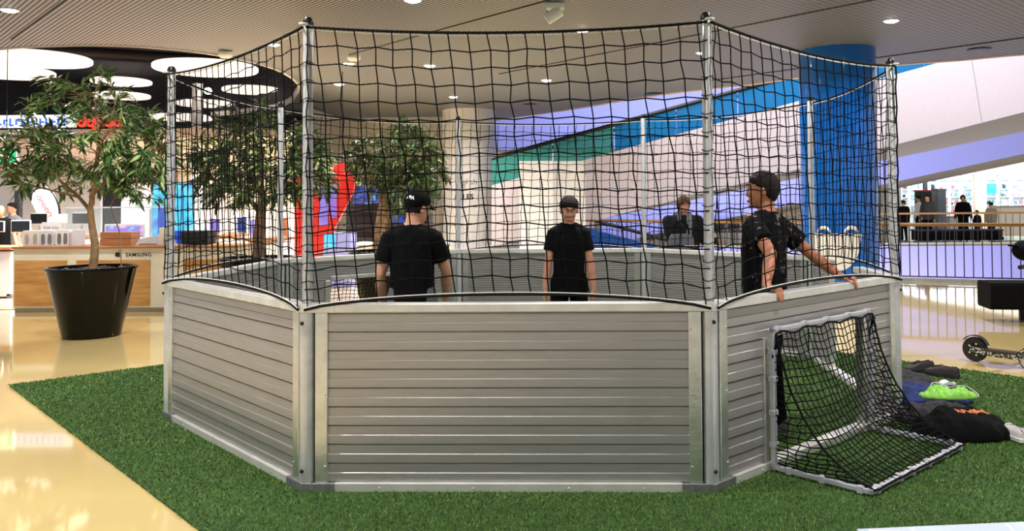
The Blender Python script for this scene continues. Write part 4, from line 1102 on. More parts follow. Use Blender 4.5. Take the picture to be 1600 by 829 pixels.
# ------------------------------------------------------------------ people
def ring(c, rx, ry, n=18, p=2.3, tilt=None):
    out = []
    for i in range(n):
        a = 2 * PI * i / n; cx, sy = math.cos(a), math.sin(a)
        v = Vector((rx * math.copysign(abs(cx) ** (2 / p), cx), ry * math.copysign(abs(sy) ** (2 / p), sy), 0))
        if tilt is not None: v = tilt @ v
        out.append(Vector(c) + v)
    return out
def limb(mb, pts, rad, n=12):
    P = [Vector(p) for p in pts]
    mb.tube(P, rad, n)
    for p, r in zip(P, rad): mb.ball(p, r * 0.985, n, 8)
def hand(mb, wrist, d, nrm, side, curl=0.5, sc=1.0, spread=0.10):
    """palm + five fingers; d: finger direction, nrm: palm normal (fingers curl towards it), side: thumb direction"""
    d = Vector(d).normalized(); nrm = Vector(nrm); nrm = (nrm - d * nrm.dot(d)).normalized(); s = d.cross(nrm).normalized()
    if s.dot(Vector(side)) < 0: s = -s
    W = Vector(wrist)
    rings = []
    for t, w, th in ((-0.01, 0.024, 0.019), (0.02, 0.030, 0.017), (0.05, 0.038, 0.015), (0.085, 0.040, 0.013), (0.097, 0.036, 0.010)):
        c = W + d * t * sc; rings.append([c + s * (w * sc * math.cos(2 * PI * i / 12)) + nrm * (th * sc * math.sin(2 * PI * i / 12)) for i in range(12)])
    mb.loft(rings)
    for k, (off, L) in enumerate(((0.029, 0.072), (0.0095, 0.081), (-0.010, 0.076), (-0.029, 0.060))):
        c0, c1 = curl if isinstance(curl, tuple) else (curl * 0.55, None)
        p = W + (d * 0.085 + s * off) * sc; a = c0; pts = [p - d * 0.02 * sc, p]
        dd = (d + s * off * spread * 25 * 0.4).normalized()
        for j, fr in enumerate((0.45, 0.31, 0.24)):
            v = dd * math.cos(a) + nrm * math.sin(a); p = p + v * L * fr * sc; pts.append(p); a += (curl * (0.75 if j == 0 else 0.5)) if c1 is None else c1
        limb(mb, pts, [0.0098 * sc, 0.0095 * sc, 0.0088 * sc, 0.0080 * sc, 0.0070 * sc], 8)
    p = W + (d * 0.022 + s * 0.024) * sc
    q = p + (d * 0.55 + s * 0.75 + nrm * 0.25).normalized() * 0.042 * sc; r = q + (d * 0.9 + s * 0.3 + nrm * 0.35).normalized() * 0.032 * sc; e = r + (d * 0.95 + nrm * 0.35).normalized() * 0.024 * sc
    limb(mb, [p, q, r, e], [0.0125 * sc, 0.0115 * sc, 0.0098 * sc, 0.0080 * sc], 8)
def ik(a, b, l1, l2, pole):
    a, b = Vector(a), Vector(b); v = b - a; D = min(v.length, (l1 + l2) * 0.999); u = v.normalized()
    x = (l1 * l1 - l2 * l2 + D * D) / (2 * D); h = math.sqrt(max(0, l1 * l1 - x * x))
    p = Vector(pole); p = (p - u * p.dot(u)).normalized()
    return a + u * x + p * h, a + u * D
def remesh(mb, name, m, parent, voxel, smooth_it=2):
    o = mb.build(name, m, parent)
    r = o.modifiers.new('r', 'REMESH'); r.mode = 'VOXEL'; r.voxel_size = voxel
    if smooth_it:
        s = o.modifiers.new('s', 'SMOOTH'); s.iterations = smooth_it; s.factor = 0.5
    baked(o)
    if not o.data.materials: o.data.materials.append(MATS[m])
    o.data.polygons.foreach_set('use_smooth', [True] * len(o.data.polygons))
    return o
def hair_shell(parent, m, c, R, T, name='hair', low_back=-0.45, low_front=0.42, low_side=-0.05, thick=0.016, seed=1, jitter=0.004, bulge=0.0, side_cut=None):
    """shell over the skull; c centre, R radii, T rotation (3x3) of the head"""
    rng = random.Random(seed); nu, nv = 48, 14; outer, inner = [], []
    for i in range(nu):
        a = 2 * PI * i / nu; f = math.sin(a)       # +y = face
        if f > 0: lo = low_side + (low_front - low_side) * max(0, f) ** 0.8
        else: lo = low_side + (low_back - low_side) * (-f) ** 0.7
        lo += rng.uniform(-1, 1) * jitter * (16 if f > 0.3 else 6)
        co, ci = [], []
        for j in range(nv + 1):
            e = lo + (PI / 2 - lo) * j / nv; e = min(e, PI / 2 - 1e-3)
            dv = Vector((math.cos(e) * math.cos(a), math.cos(e) * math.sin(a), math.sin(e)))
            t = thick * (0.08 + 0.92 * min(1, j / 4) ** 0.7) + bulge * max(0, dv.z) + rng.uniform(-jitter, jitter)
            zs = 1.0 if dv.z > 0 else 1.30
            co.append(c + T @ Vector((dv.x * (R[0] + t), dv.y * (R[1] + t), dv.z * zs * (R[2] + t))))
            ci.append(c + T @ Vector((dv.x * (R[0] - 0.012), dv.y * (R[1] - 0.012), dv.z * zs * (R[2] - 0.012))))
        outer.append(co); inner.append(ci)
    mb = MB(); rows = [o + i[::-1] for o, i in zip(outer, inner)]
    mb.loft(rows, caps=False, closed=True)
    return mb.build(name, m, parent, smooth=180)
def person(label, loc, heading, H=1.7, skin='skin', shirt='cloth_black', legs='cloth_black', hair='hair_dark', head=(0, 0, 0), lean=(0, 0), l_hand=None, r_hand=None, l_pole=(-0.4, -1, 0.2), r_pole=(0.4, -1, 0.2),
           l_dir=None, r_dir=None, l_n=None, r_n=None, l_curl=0.5, r_curl=0.5, sleeve=0.62, long_sleeve=False, bulk=1.0, detail=True, hairkw=None, shoes='cloth_grey', group=None, width=1.0, coat=0.0, foot=(0.11, 0.0)):
    """local frame: +y is where the person faces, +x their right-hand side when looking along +y"""
    k = H / 1.75
    vox = 0.0075 if detail else 0.018
    Ml = Matrix.Rotation(lean[0], 4, 'X') @ Matrix.Rotation(lean[1], 4, 'Y'); hip = Vector((0, 0, 0.95 * k))
    def U(p): return hip + Ml.to_3x3() @ (Vector(p) * k - hip)          # upper body point
    T3 = Ml.to_3x3()
    body = MB(); sh = MB(); tr = MB()
    w = width * bulk
    rows = [(0.84, .150, .105, 0), (0.92, .165, .115, -.005), (1.02, .150, .108, 0), (1.12, .146, .105, .005), (1.24, .165, .112, .008), (1.34, .180, .110, .0), (1.41, .172, .095, -.008), (1.455, .120, .075, -.012), (1.485, .062, .056, -.008)]
    body.loft([ring(U((0, yo, z)), rx * k * w, ry * k * bulk, tilt=T3) for z, rx, ry, yo in rows])
    e = 0.016 * k
    hem = 0.80 - coat
    srows = [(hem, .172, .128, 0), (hem + 0.03, .176, .130, 0)] + [(z, rx + (.012 if z < 1.2 else .006), ry + (.016 if z < 1.2 else .009), yo) for z, rx, ry, yo in rows[1:8]] + [(1.482, .080, .070, -.006)]
    srows = [(z, max(rx, .178) if z < 1.3 else rx, max(ry, .128) if z < 1.26 else ry, yo) for z, rx, ry, yo in srows]
    srows = [r for i, r in enumerate(srows) if i == 0 or r[0] > srows[i - 1][0] + 0.01]
    def fold(z, pts):
        out = []
        for i, p in enumerate(pts):
            q = p - hip; s = 0.006 * k * math.sin(z * 55 + 3 * math.sin(i * 1.1)) + 0.005 * k * math.sin(i * 2.3 + z * 18)
            c = U((0, 0, z)); v = p - c
            out.append(p + v.normalized() * s if v.length > 1e-4 else p)
        return out
    sh.loft([fold(z, ring(U((0, yo, z)), rx * k * w, ry * k * bulk, tilt=T3)) for z, rx, ry, yo in srows])
    # head
    neck = U((0, -0.012, 1.46)); hc0 = U((0, 0.022, 1.63))
    TH = T3 @ (Matrix.Rotation(head[2], 3, 'Z') @ Matrix.Rotation(head[0], 3, 'X') @ Matrix.Rotation(head[1], 3, 'Y'))
    piv = U((0, 0.0, 1.515))
    hc = piv + TH @ (Vector((0, 0.024, 0.098)) * k)
    def Hd(x, y, z): return hc + TH @ (Vector((x, y, z)) * k)
    M4 = TH.to_4x4(); M4.translation = hc
    S = Matrix.Scale(k, 4)
    limb(body, [neck, piv + TH @ Vector((0, 0.0, 0.03 * k))], [0.058 * k, 0.052 * k], 14)
    body.ball((0, -0.008, 0.025), (0.074, 0.092, 0.088), 24, 16, M4 @ S)            # skull
    body.ball((0, -0.028, -0.020), (0.062, 0.062, 0.070), 20, 12, M4 @ S)           # nape
    body.loft([ring(Hd(0, y, z), rx * k, ry * k, 16, 2.2, TH) for z, rx, ry, y in ((0.03, .066, .080, .006), (-0.02, .064, .078, .012), (-0.06, .056, .066, .020), (-0.09, .042, .048, .032), (-0.112, .026, .028, .042))])
    if detail:
        body.loft([ring(Hd(0, y, z), rx * k, ry * k, 10, 2.0, TH) for z, rx, ry, y in ((0.028, .007, .008, .088), (0.0, .010, .012, .093), (-0.022, .014, .016, .098), (-0.034, .012, .012, .094))])   # nose
        body.ball((0, 0.086, 0.042), (0.046, 0.014, 0.010), 14, 8, M4 @ S)          # brow ridge
        body.ball((0, 0.086, -0.066), (0.024, 0.012, 0.010), 12, 8, M4 @ S)         # mouth
        body.ball((0, 0.078, -0.103), (0.020, 0.016, 0.013), 12, 8, M4 @ S)         # chin
        for s in (-1, 1):
            body.ball((s * 0.032, 0.0825, 0.0255), (0.016, 0.011, 0.0065), 12, 8, M4 @ S); body.ball((s * 0.034, 0.075, -0.018), (0.020, 0.016, 0.020), 10, 8, M4 @ S)     # cheeks
            ER = M4 @ S @ Matrix.Translation((s * 0.078, -0.004, -0.004)) @ Matrix.Rotation(s * -0.35, 4, 'Z')
            body.ball((0, 0, 0), (0.010, 0.019, 0.032), 12, 10, ER)                 # ears
    # legs
    hipL, hipR = Vector((-0.09, 0, 0.90)) * k, Vector((0.09, 0, 0.90)) * k
    fx, fy = foot
    for s, hp_ in ((-1, hipL), (1, hipR)):
        an = Vector((s * fx, -0.03 + s * fy, 0.085)) * k; kn = (hp_ + an) / 2 + Vector((0, 0.035 * k, 0.02 * k))
        limb(body, [hp_, kn, an], [0.080 * k * bulk, 0.054 * k, 0.038 * k]); 
        limb(tr, [hp_ + Vector((0, 0, 0.03 * k)), hp_.lerp(kn, 0.5), kn, kn.lerp(an, 0.6), an + Vector((0, 0, 0.01 * k))], [0.098 * k * bulk, 0.088 * k * bulk, 0.072 * k, 0.062 * k, 0.056 * k])
        ft = MB(); 
        ft.loft([ring(an + Vector((0, y, z)) * k, rx * k, rz * k, 12, 2.4, Matrix.Rotation(PI / 2, 3, 'X')) for y, z, rx, rz in ((-0.07, -0.035, .030, .045), (-0.02, -0.03, .038, .052), (0.05, -0.042, .044, .041), (0.12, -0.050, .046, .033), (0.165, -0.056, .036, .026))])
        limb(body, [an, an + Vector((0, 0.10, -0.05)) * k], [0.036 * k, 0.028 * k])
        ft._k = s
        if s == -1: feet = [ft]
        else: feet.append(ft)
    tr.loft([ring(Vector((0, 0, z)) * k, rx * k * bulk, ry * k * bulk) for z, rx, ry in ((0.80, .13, .10), (0.88, .176, .122), (0.96, .168, .118), (1.02, .160, .115))])
    # arms
    info = []
    for s, hd, pole, fd, fn, cu in ((-1, l_hand, l_pole, l_dir, l_n, l_curl), (1, r_hand, r_pole, r_dir, r_n, r_curl)):
        shd = U((s * 0.172 * w, -0.008, 1.388)); trap = U((s * 0.045, -0.015, 1.455))
        limb(body, [trap, shd], [0.045 * k, 0.050 * k * bulk]); limb(sh, [trap, shd], [0.046 * k, 0.060 * k * bulk], 14)
        hd = Vector(hd) if hd is not None else Vector((s * 0.30, 0.06, 0.80)) * k
        el, wr = ik(shd, hd, 0.285 * k, 0.255 * k, pole)
        u1 = (el - shd).normalized(); u2 = (wr - el).normalized()
        limb(body, [shd, shd.lerp(el, 0.45), el, el.lerp(wr, 0.35), wr], [0.052 * k * bulk, 0.047 * k * bulk, 0.039 * k, 0.041 * k * bulk, 0.026 * k])
        dd = Vector(fd) if fd is not None else u2; nn = Vector(fn) if fn is not None else Vector((-s, 0.2, 0))
        info.append((wr, dd, nn, s, cu))
        if detail: hand(body, wr, dd, nn, Vector((0, 1, 0.3)) if fd is None else Vector((-s, 0.3, 0)), cu, k * 1.0)
        else: limb(body, [wr, wr + u2 * 0.12 * k], [0.03 * k, 0.028 * k], 8)
        if long_sleeve:
            limb(sh, [shd + T3 @ Vector((-s * 0.02 * k, 0, 0.0)), shd.lerp(el, 0.5), el, el.lerp(wr, 0.5), wr], [0.075 * k * bulk, 0.068 * k * bulk, 0.060 * k * bulk, 0.054 * k, 0.046 * k])
        else:
            lim = shd.lerp(el, sleeve)
            sh.ball(shd + T3 @ Vector((-s * 0.02 * k, 0, 0.004 * k)), (0.070 * k * bulk, 0.070 * k * bulk, 0.066 * k * bulk), 16, 10)
            sh.tube([shd - u1 * 0.02 * k, shd.lerp(el, sleeve * 0.5), lim], [0.066 * k * bulk, 0.072 * k * bulk, 0.074 * k * bulk], 14)
    root = remesh(body, 'person', skin, None, vox, 1 if detail else 2)
    tag(root, label, 'person', group)
    root.location = loc; root.rotation_euler = (0, 0, heading)
    o = remesh(sh, 'jacket' if long_sleeve else 'shirt', shirt, root, 0.010 if detail else 0.02, 3)
    remesh(tr, 'trousers', legs, root, 0.012 if detail else 0.02, 2)
    for ft in feet: remesh(ft, 'shoe', shoes, root, 0.010 if detail else 0.02, 2)
    kw = dict(seed=int(abs(loc[0] * 100)) + 3); kw.update(hairkw or {})
    R = (0.074 * k, 0.092 * k, 0.088 * k)
    hs = Vector(Hd(0, -0.008, 0.025))
    if hair: hair_shell(root, hair, hs, R, TH, **kw)
    if detail:
        for s in (-1, 1):
            eb = MB(); eb.ball((s * 0.032, 0.0845, 0.0175), (0.0115, 0.007, 0.0050), 12, 8, M4 @ S); ey = eb.build('eye', 'eye_white', root, smooth=180)
            ir = MB(); ir.ball((s * 0.032, 0.0885, 0.0165), (0.0055, 0.004, 0.0046), 10, 6, M4 @ S); ir.build('iris', 'eye_dark', ey, smooth=180)
            br = MB(); br.tube([Hd(s * x, y, z) for x, y, z in ((0.014, 0.101, 0.044), (0.03, 0.099, 0.049), (0.047, 0.088, 0.043))], [0.0035, 0.0042, 0.0025], 6); br.build('eyebrow', 'hair_dark', root)
        lp = MB(); lp.ball((0, 0.0955, -0.0615), (0.021, 0.006, 0.0048), 12, 6, M4 @ S); lp.ball((0, 0.095, -0.0705), (0.018, 0.006, 0.0052), 12, 6, M4 @ S); lp.build('lips', 'lips', root, smooth=180)
    return root, Hd, M4 @ S, hs, R, TH, k, U

# boy with cap, seen from behind
pA = at_px(644, 400, 5.75)
A, HdA, MA, hsA, RA, THA, kA, UA = person('boy in black T-shirt and black cap, seen from behind', (pA.x, 5.75, 0.03), math.radians(2), 1.60, 'skin', head=(-0.22, 0.05, -0.75), bulk=1.08, width=0.86,
    l_hand=(-0.225, 0.06, 0.80), r_hand=(0.205, 0.20, 0.84), l_pole=(-0.5, -1, 0), r_pole=(0.9, -0.7, 0), l_dir=(-0.05, 0.2, -1), r_dir=(-0.25, 0.35, -0.9), l_curl=0.55, r_curl=0.9, sleeve=0.66, legs='denim_grey', hairkw=dict(low_back=-1.0, low_front=0.55, low_side=-0.35, thick=0.006, jitter=0.001))
hair_shell(A, 'cloth_black', hsA, RA, THA, 'cap', low_back=-0.42, low_front=0.22, low_side=-0.02, thick=0.020, jitter=0.0005, bulge=0.012)
mb = MB(); rows = []
for i in range(13):
    a = math.radians(35 + 110 * i / 12); x, y = math.cos(a), math.sin(a)
    rows.append([HdA(x * 0.085, y * 0.098, 0.045), HdA(x * 0.088, y * 0.098 + 0.07 * math.sin(a) ** 2, 0.028), HdA(x * 0.088, y * 0.098 + 0.07 * math.sin(a) ** 2, 0.023), HdA(x * 0.085, y * 0.098, 0.036)])
mb.loft(rows); mb.build('cap_brim', 'cloth_black', A, smooth=50)
o = text('cap_lettering', 'PPA', 0.038, 'white_gloss', A, (0, 0, 0), (0, 0, 0), 0.002, 0.001, align='CENTER')
for v in o.data.vertices:
    a = math.radians(-66) + v.co.x / 0.105; e = 0.24 + v.co.y / 0.105
    dv = Vector((math.cos(e) * math.cos(a), math.cos(e) * math.sin(a), math.sin(e))); t = 0.027 + v.co.z
    v.co = hsA + THA @ Vector((dv.x * (RA[0] + t), dv.y * (RA[1] + t), dv.z * (RA[2] + t)))

# boy facing the camera, looking down
pB = at_px(889, 400, 7.05)
person('dark-haired boy in plain black T-shirt facing the camera, looking down', (pB.x, 7.05, 0.03), PI, 1.57, 'skin_b', head=(-0.30, 0, 0.12), bulk=0.95, width=0.88,
    l_hand=(-0.215, 0.08, 0.72), r_hand=(0.205, 0.10, 0.73), l_pole=(-1, -0.6, 0), r_pole=(1, -0.6, 0), l_dir=(0.05, 0.12, -1), r_dir=(0.05, 0.12, -1), l_n=(0.9, -0.3, 0), r_n=(-0.9, -0.3, 0), l_curl=0.4, r_curl=0.45, sleeve=0.6,
    hairkw=dict(low_back=-1.0, low_front=0.34, low_side=-0.18, thick=0.016, bulge=0.010, jitter=0.004))

# boy leaning back against the near right board, hands on its rail
def flecked(name):
    m = mat(name, C(9, 9, 11), 0.9, bump=0.25, bscale=26, spec=0.15); nt = m.node_tree; b = nt.nodes['Principled BSDF']
    tc = nt.nodes.new('ShaderNodeTexCoord'); mp = nt.nodes.new('ShaderNodeMapping'); mp.inputs['Scale'].default_value = (1, 1, 0.7); mp.inputs['Rotation'].default_value = (0.5, 0.4, 0.2)
    v = nt.nodes.new('ShaderNodeTexNoise'); v.inputs['Scale'].default_value = 46; v.inputs['Detail'].default_value = 2
    w = nt.nodes.new('ShaderNodeTexNoise'); w.inputs['Scale'].default_value = 11; w.inputs['Detail'].default_value = 0
    nt.links.new(tc.outputs['Object'], mp.inputs[0]); nt.links.new(mp.outputs[0], v.inputs[0]); nt.links.new(mp.outputs[0], w.inputs[0])
    r1 = nt.nodes.new('ShaderNodeMapRange'); r1.inputs[1].default_value = 0.56; r1.inputs[2].default_value = 0.60; nt.links.new(v.outputs[0], r1.inputs[0])
    r2 = nt.nodes.new('ShaderNodeMapRange'); r2.inputs[1].default_value = 0.55; r2.inputs[2].default_value = 0.60; nt.links.new(w.outputs[0], r2.inputs[0])
    mu = nt.nodes.new('ShaderNodeMath'); mu.operation = 'MULTIPLY'; nt.links.new(r1.outputs[0], mu.inputs[0]); nt.links.new(r2.outputs[0], mu.inputs[1])
    mx = nt.nodes.new('ShaderNodeMix'); mx.data_type = 'RGBA'; mx.inputs[6].default_value = C(9, 9, 11); mx.inputs[7].default_value = C(120, 112, 112)
    nt.links.new(mu.outputs[0], mx.inputs[0]); nt.links.new(mx.outputs[2], b.inputs['Base Color'])
flecked('cloth_flecked')
locC = Vector((1.13, 5.42, 0.03)); hdC = math.radians(48)
inv = Matrix.Rotation(-hdC, 3, 'Z')
dP = (OV[3] - OV[2]).normalized(); nP = Vector((dP.y, -dP.x, 0))
def railpt(u, off, z): return OV[2] + dP * u + nP * off + Vector((0, 0, z))
def Lc(p): return inv @ (Vector(p) - locC)
h1 = railpt(0.615, -0.052, 1.032); h2 = railpt(1.50, -0.052, 1.030)
person('boy in patterned black shirt leaning back with both hands on the board', tuple(locC), hdC, 1.70, 'skin_c', shirt='cloth_flecked', head=(-0.02, 0.03, 0.62), lean=(0.02, 0.03), bulk=1.0, width=1.0,
    l_hand=Lc(h1), r_hand=Lc(h2), l_pole=inv @ Vector((0.9, -0.3, 0.2)), r_pole=inv @ Vector((0.3, 0.2, -0.9)), l_dir=inv @ (nP * 0.9 + Vector((0, 0, -0.10))), r_dir=inv @ (nP * 0.8 + dP * 0.3 + Vector((0, 0, -0.08))),
    l_n=Vector((0, 0, -1)), r_n=Vector((0, 0, -1)), l_curl=(1.12, 0.16), r_curl=(1.05, 0.2), sleeve=0.62, hairkw=dict(low_back=-1.05, low_front=0.36, low_side=-0.30, thick=0.016, bulge=0.010, jitter=0.004))

# woman behind the cage
pW = at_px(1067, 380, 10.6)
W, HdW, MW, hsW, RW, THW, kW, UW = person('woman in dark hooded jacket with grey bag standing behind the cage', (pW.x, 10.6, 0.0), PI + 0.1, 1.62, 'skin_b', shirt='cloth_dark', legs='cloth_dark', hair='hair_brown', head=(-0.15, 0.05, 0.1), bulk=1.22, width=1.05,
    l_hand=(-0.38, 0.22, 1.04), r_hand=(0.03, 0.28, 0.97), l_pole=(-0.1, -0.6, -1), r_pole=(0.5, -1, -0.6), l_curl=0.7, r_curl=0.8, long_sleeve=True, coat=0.1, lean=(-0.06, 0),
    hairkw=dict(low_back=-1.25, low_front=0.40, low_side=-1.15, thick=0.020, bulge=0.004, jitter=0.004))
mb = MB(); mb.tube([UW((-0.06, 0.10, 1.49)), UW((-0.055, 0.15, 1.38)), UW((-0.045, 0.17, 1.25)), UW((-0.04, 0.17, 1.1))], [0.03, 0.034, 0.034, 0.03], 10, flat=0.6)
mb.tube([UW((0.075, 0.08, 1.48)), UW((0.07, 0.135, 1.40)), UW((0.06, 0.15, 1.34))], [0.02, 0.02, 0.015], 8, flat=0.6); mb.tube([UW((0.10 * math.cos(a), -0.03 + 0.085 * math.sin(a), 1.49)) for a in [2 * PI * i / 14 for i in range(14)]], 0.028, 8, closed=True)
mb.build('scarf', 'cloth_grey', W, smooth=180)
bg_ = thing('handbag', 'grey-blue handbag held by the woman behind the cage', 'bag', (pW.x - 0.06, 10.6 - 0.36, 0.84))
mb = MB(); mb.loft([ring((0, 0, z), rx, ry, 18, 3) for z, rx, ry in ((0, .13, .05), (0.03, .16, .065), (0.14, .165, .065), (0.25, .15, .055), (0.30, .12, .04))]); mb.build('body', 'denim_grey', bg_, smooth=60)
mb = MB(); mb.tube([(-0.10, 0, 0.29), (-0.07, 0.0, 0.42), (0, 0.0, 0.46), (0.07, 0, 0.42), (0.10, 0, 0.29)], 0.012, 8); mb.build('strap', 'cloth_black', bg_)

# small figures in the distance
def far(label, px, py, Y, H, heading, shirt, legs='cloth_black', hair='hair_dark', z=0.0, **kw):
    p = at_px(px, py, Y); return person(label, (p.x, Y, z), heading, H, 'skin', shirt, legs, hair, detail=False, **kw)
mat('cloth_white', C(222, 220, 222), 0.8); mat('cloth_olive', C(62, 58, 54), 0.85); mat('cloth_tan', C(150, 135, 118), 0.85)
far('distant person in white top beside the olive jacket on the far gallery', 1436, 340, 32.0, 1.72, 0.8, 'cloth_white', long_sleeve=True)
far('distant person in olive jacket on the far gallery', 1450, 340, 31.0, 1.74, 2.2, 'cloth_olive', long_sleeve=True, bulk=1.15)
far('distant woman in long black clothes on the far gallery', 1505, 340, 32.4, 1.72, 2.8, 'cloth_black', long_sleeve=True, coat=0.5, bulk=1.1, hairkw=dict(low_back=-1.0, low_side=-0.9, low_front=0.4, thick=0.03))
far('distant shopper in tan top by the white counter on the far gallery', 1549, 340, 31.4, 1.45, 0.3, 'cloth_tan', long_sleeve=True, bulk=1.2)
far('distant child beside the shopper in tan on the far gallery', 1527, 345, 31.0, 1.15, 0.3, 'cloth_black', long_sleeve=True)
far('distant shopper in dark clothes at the far left of the opposite gallery', 1412, 345, 31.0, 1.55, 0.3, 'cloth_black', long_sleeve=True, bulk=1.2)
far('shop assistant with dark hair behind the left desk in the store', 20, 330, 15.6, 1.62, PI - 0.4, 'cloth_grey', bulk=1.05)
far('bald shopper at the left picture edge in the store', 1, 330, 14.9, 1.58, PI + 0.6, 'cloth_black', hair=None)
# ------------------------------------------------------------------ things on the right: clothes, shoes, scooter, bench, far shop
def heap(name, label, cat, loc, rx, ry, h, m, seed, rz=0.0, fold=0.25, ex=2.4, nz=3.0, lop=0.0):
    """a dropped garment: closed folded mound lying on the turf"""
    nu, nv = 110, 36
    def hf(x, y):           # height at local x,y in unit-less disc coords
        r = (abs(x / rx) ** ex + abs(y / ry) ** ex) ** (1 / ex)
        b = max(0.0, 1 - r ** 2.2) ** 0.55
        n = mnoise.noise(Vector((x * nz * 2.2 + seed, y * nz * 2.2, seed * 1.7)))
        rd = 1 - abs(mnoise.noise(Vector((x * nz * 3.6 - seed, y * nz * 1.6 + 0.4 * x, seed))))
        r2_ = 1 - abs(mnoise.noise(Vector((x * nz * 7 + 2 * y * nz + seed, y * nz * 4 - x * nz * 2, seed * 2.3))))
        return h * b * (0.72 + fold * n + fold * 1.3 * (rd - 0.7) + lop * x / rx) + 0.045 * (r2_ - 0.75) * min(1.0, b * 1.5) * (0.4 + fold)
    rows = []
    for j in range(nv + 1):
        q = 1 - j / nv
        row = []
        for i in range(nu):
            a = 2 * PI * i / nu; cx, sy = math.cos(a), math.sin(a)
            edge = 1 + 0.10 * mnoise.noise(Vector((cx * 1.6 + seed, sy * 1.6, 3.1))) + 0.035 * math.sin(i * 0.9 + seed)
            k = q ** 0.8 * edge
            x = rx * k * math.copysign(abs(cx) ** (2 / ex), cx); y = ry * k * math.copysign(abs(sy) ** (2 / ex), sy)
            row.append((x, y, max(0.012, hf(x / edge, y / edge) + 0.012)))
        rows.append(row)
    base = [(x, y, 0.0) for x, y, z in rows[0]]
    mb = MB(); mb.loft([base] + rows)
    o = mb.build(name, m, smooth=180); o.location = loc; o.rotation_euler = (0, 0, rz); tag(o, label, cat)
    return o, hf
mat('cloth_lime', C(150, 214, 92), 0.85, var=0.08, vscale=10, bump=0.2, bscale=30)
mat('cloth_blue', C(22, 52, 128), 0.8, var=0.3, vscale=7, col2=C(14, 18, 34), bump=0.2, bscale=24)
mat('cloth_char', C(40, 36, 42), 0.85, var=0.25, vscale=8, bump=0.25, bscale=22)
mat('orange_print', C(250, 140, 84), 0.6)
def gnd(px, py, z=0.0):
    d = _f + _r * ((px - 886.2) / 1298.96) - _u * ((py - 278.4) / 1298.96); t = (z - CAM_H) / d.z
    return Vector((0, 0, CAM_H)) + d * t
TZ = 0.02
c = gnd(1502, 682); hood, hf = heap('hooded_sweater', 'black hooded sweater with orange lettering lying on the turf', 'sweater', (c.x, c.y, TZ), 0.30, 0.20, 0.20, 'cloth_black', 2.3, rz=0.1, fold=0.18)
o = text('lettering', 'COnuna', 0.085, 'orange_print', hood, (0, 0, 0), (0, 0, 0), 0.002, 0.001)
for v in o.data.vertices:
    x, y = v.co.x, v.co.y; a = 0.42; X, Y = x * math.cos(a) - y * math.sin(a) - 0.06, x * math.sin(a) + y * math.cos(a) - 0.095
    v.co = Vector((X, Y, hf(X, Y) + 0.02 + v.co.z))
c = gnd(1468, 662); heap('sleeve_heap', 'black crumpled jacket between the goal net and the orange-lettered sweater', 'jacket', (c.x, c.y, TZ), 0.27, 0.17, 0.13, 'cloth_char', 5.1, rz=-0.3, fold=0.3)
c = gnd(1448, 628); heap('sports_jacket', 'blue and black sports jacket lying under the lime top', 'jacket', (c.x - 0.02, c.y + 0.06, TZ), 0.36, 0.24, 0.11, 'cloth_blue', 7.7, rz=-0.2, fold=0.25)
c = gnd(1484, 644); lime, _ = heap('lime_top', 'lime green crumpled top on the clothes heap', 'top', (c.x, c.y + 0.02, 0.105), 0.20, 0.085, 0.075, 'cloth_lime', 3.4, rz=-0.05, fold=0.4, nz=6)
c = gnd(1415, 600); heap('dark_trousers', 'dark trousers crumpled beside the right cage pole', 'trousers', (c.x + 0.02, c.y, TZ), 0.15, 0.28, 0.10, 'cloth_char', 9.2, rz=0.2, fold=0.3)
c = gnd(1492, 634)
mb = MB(); mb.tube(smooth_line([(-0.16, 0.0, 0.10), (-0.11, 0.06, 0.13), (0.0, 0.05, 0.10), (0.06, 0.0, 0.12), (0.14, 0.05, 0.10), (0.19, 0.0, 0.06), (0.17, -0.06, 0.05)], 5), 0.004, 6)
o = mb.build('drawcord', 'white_rope', smooth=60); o.location = (c.x, c.y + 0.05, TZ); tag(o, 'thin white drawcord looped around the lime top', 'cord')
# shoes
def sneaker(label, loc, rz, upper, sole, L=0.28, tilt=0.0, lace='white_rope'):
    t = thing('sneaker', label, 'shoe', loc, rz); k = L / 0.28
    st = [(-0.14, .030, .00), (-0.12, .036, 0), (-0.05, .036, 0), (0.03, .042, 0), (0.09, .046, 0), (0.13, .034, 0), (0.145, .014, 0)]
    mb = MB(); mb.loft([[(y * k, x * k, z * k) for y, z in ((-w, 0.0), (w, 0.0), (w + .002, .028), (-w - .002, .028))] for x, w, _ in st]); s = mb.build('sole', sole, t, smooth=40, bevel=0.003)
    mb = MB(); rows = []
    for x, w, h in ((-0.136, .027, .075), (-0.115, .034, .095), (-0.06, .035, .085), (-0.01, .036, .088), (0.03, .039, .078), (0.07, .041, .062), (0.105, .038, .052), (0.132, .022, .040)):
        row = []
        for i in range(11):
            a = PI * i / 10; row.append((w * k * math.copysign(abs(math.cos(a)) ** 0.7, math.cos(a)), x * k, (0.026 + (h - 0.026) * math.sin(a) ** 0.6) * k))
        if x < 0.0 and x > -0.13:
            for i in (4, 5, 6): row[i] = (row[i][0], row[i][1], 0.045 * k)
        rows.append(row)
    mb.loft(rows); mb.build('upper', upper, t, smooth=50)
    mb = MB()
    for j in range(4):
        x = 0.005 + j * 0.02; mb.tube([(-0.022 * k, x * k, (0.083 - j * 0.006) * k), (0, x * k, (0.092 - j * 0.007) * k), (0.022 * k, x * k, (0.083 - j * 0.006) * k)], 0.0035 * k, 5)
    mb.build('laces', lace, t)
    mb = MB(); mb.ball((0, -0.065 * k, 0.062 * k), (0.022 * k, 0.045 * k, 0.012 * k), 12, 6); mb.build('insole', 'dark_metal', t, smooth=180)
    t.rotation_euler = (tilt, 0, rz)
    return t
mat('shoe_white', C(226, 222, 220), 0.5); mat('shoe_brown', C(52, 44, 44), 0.6)
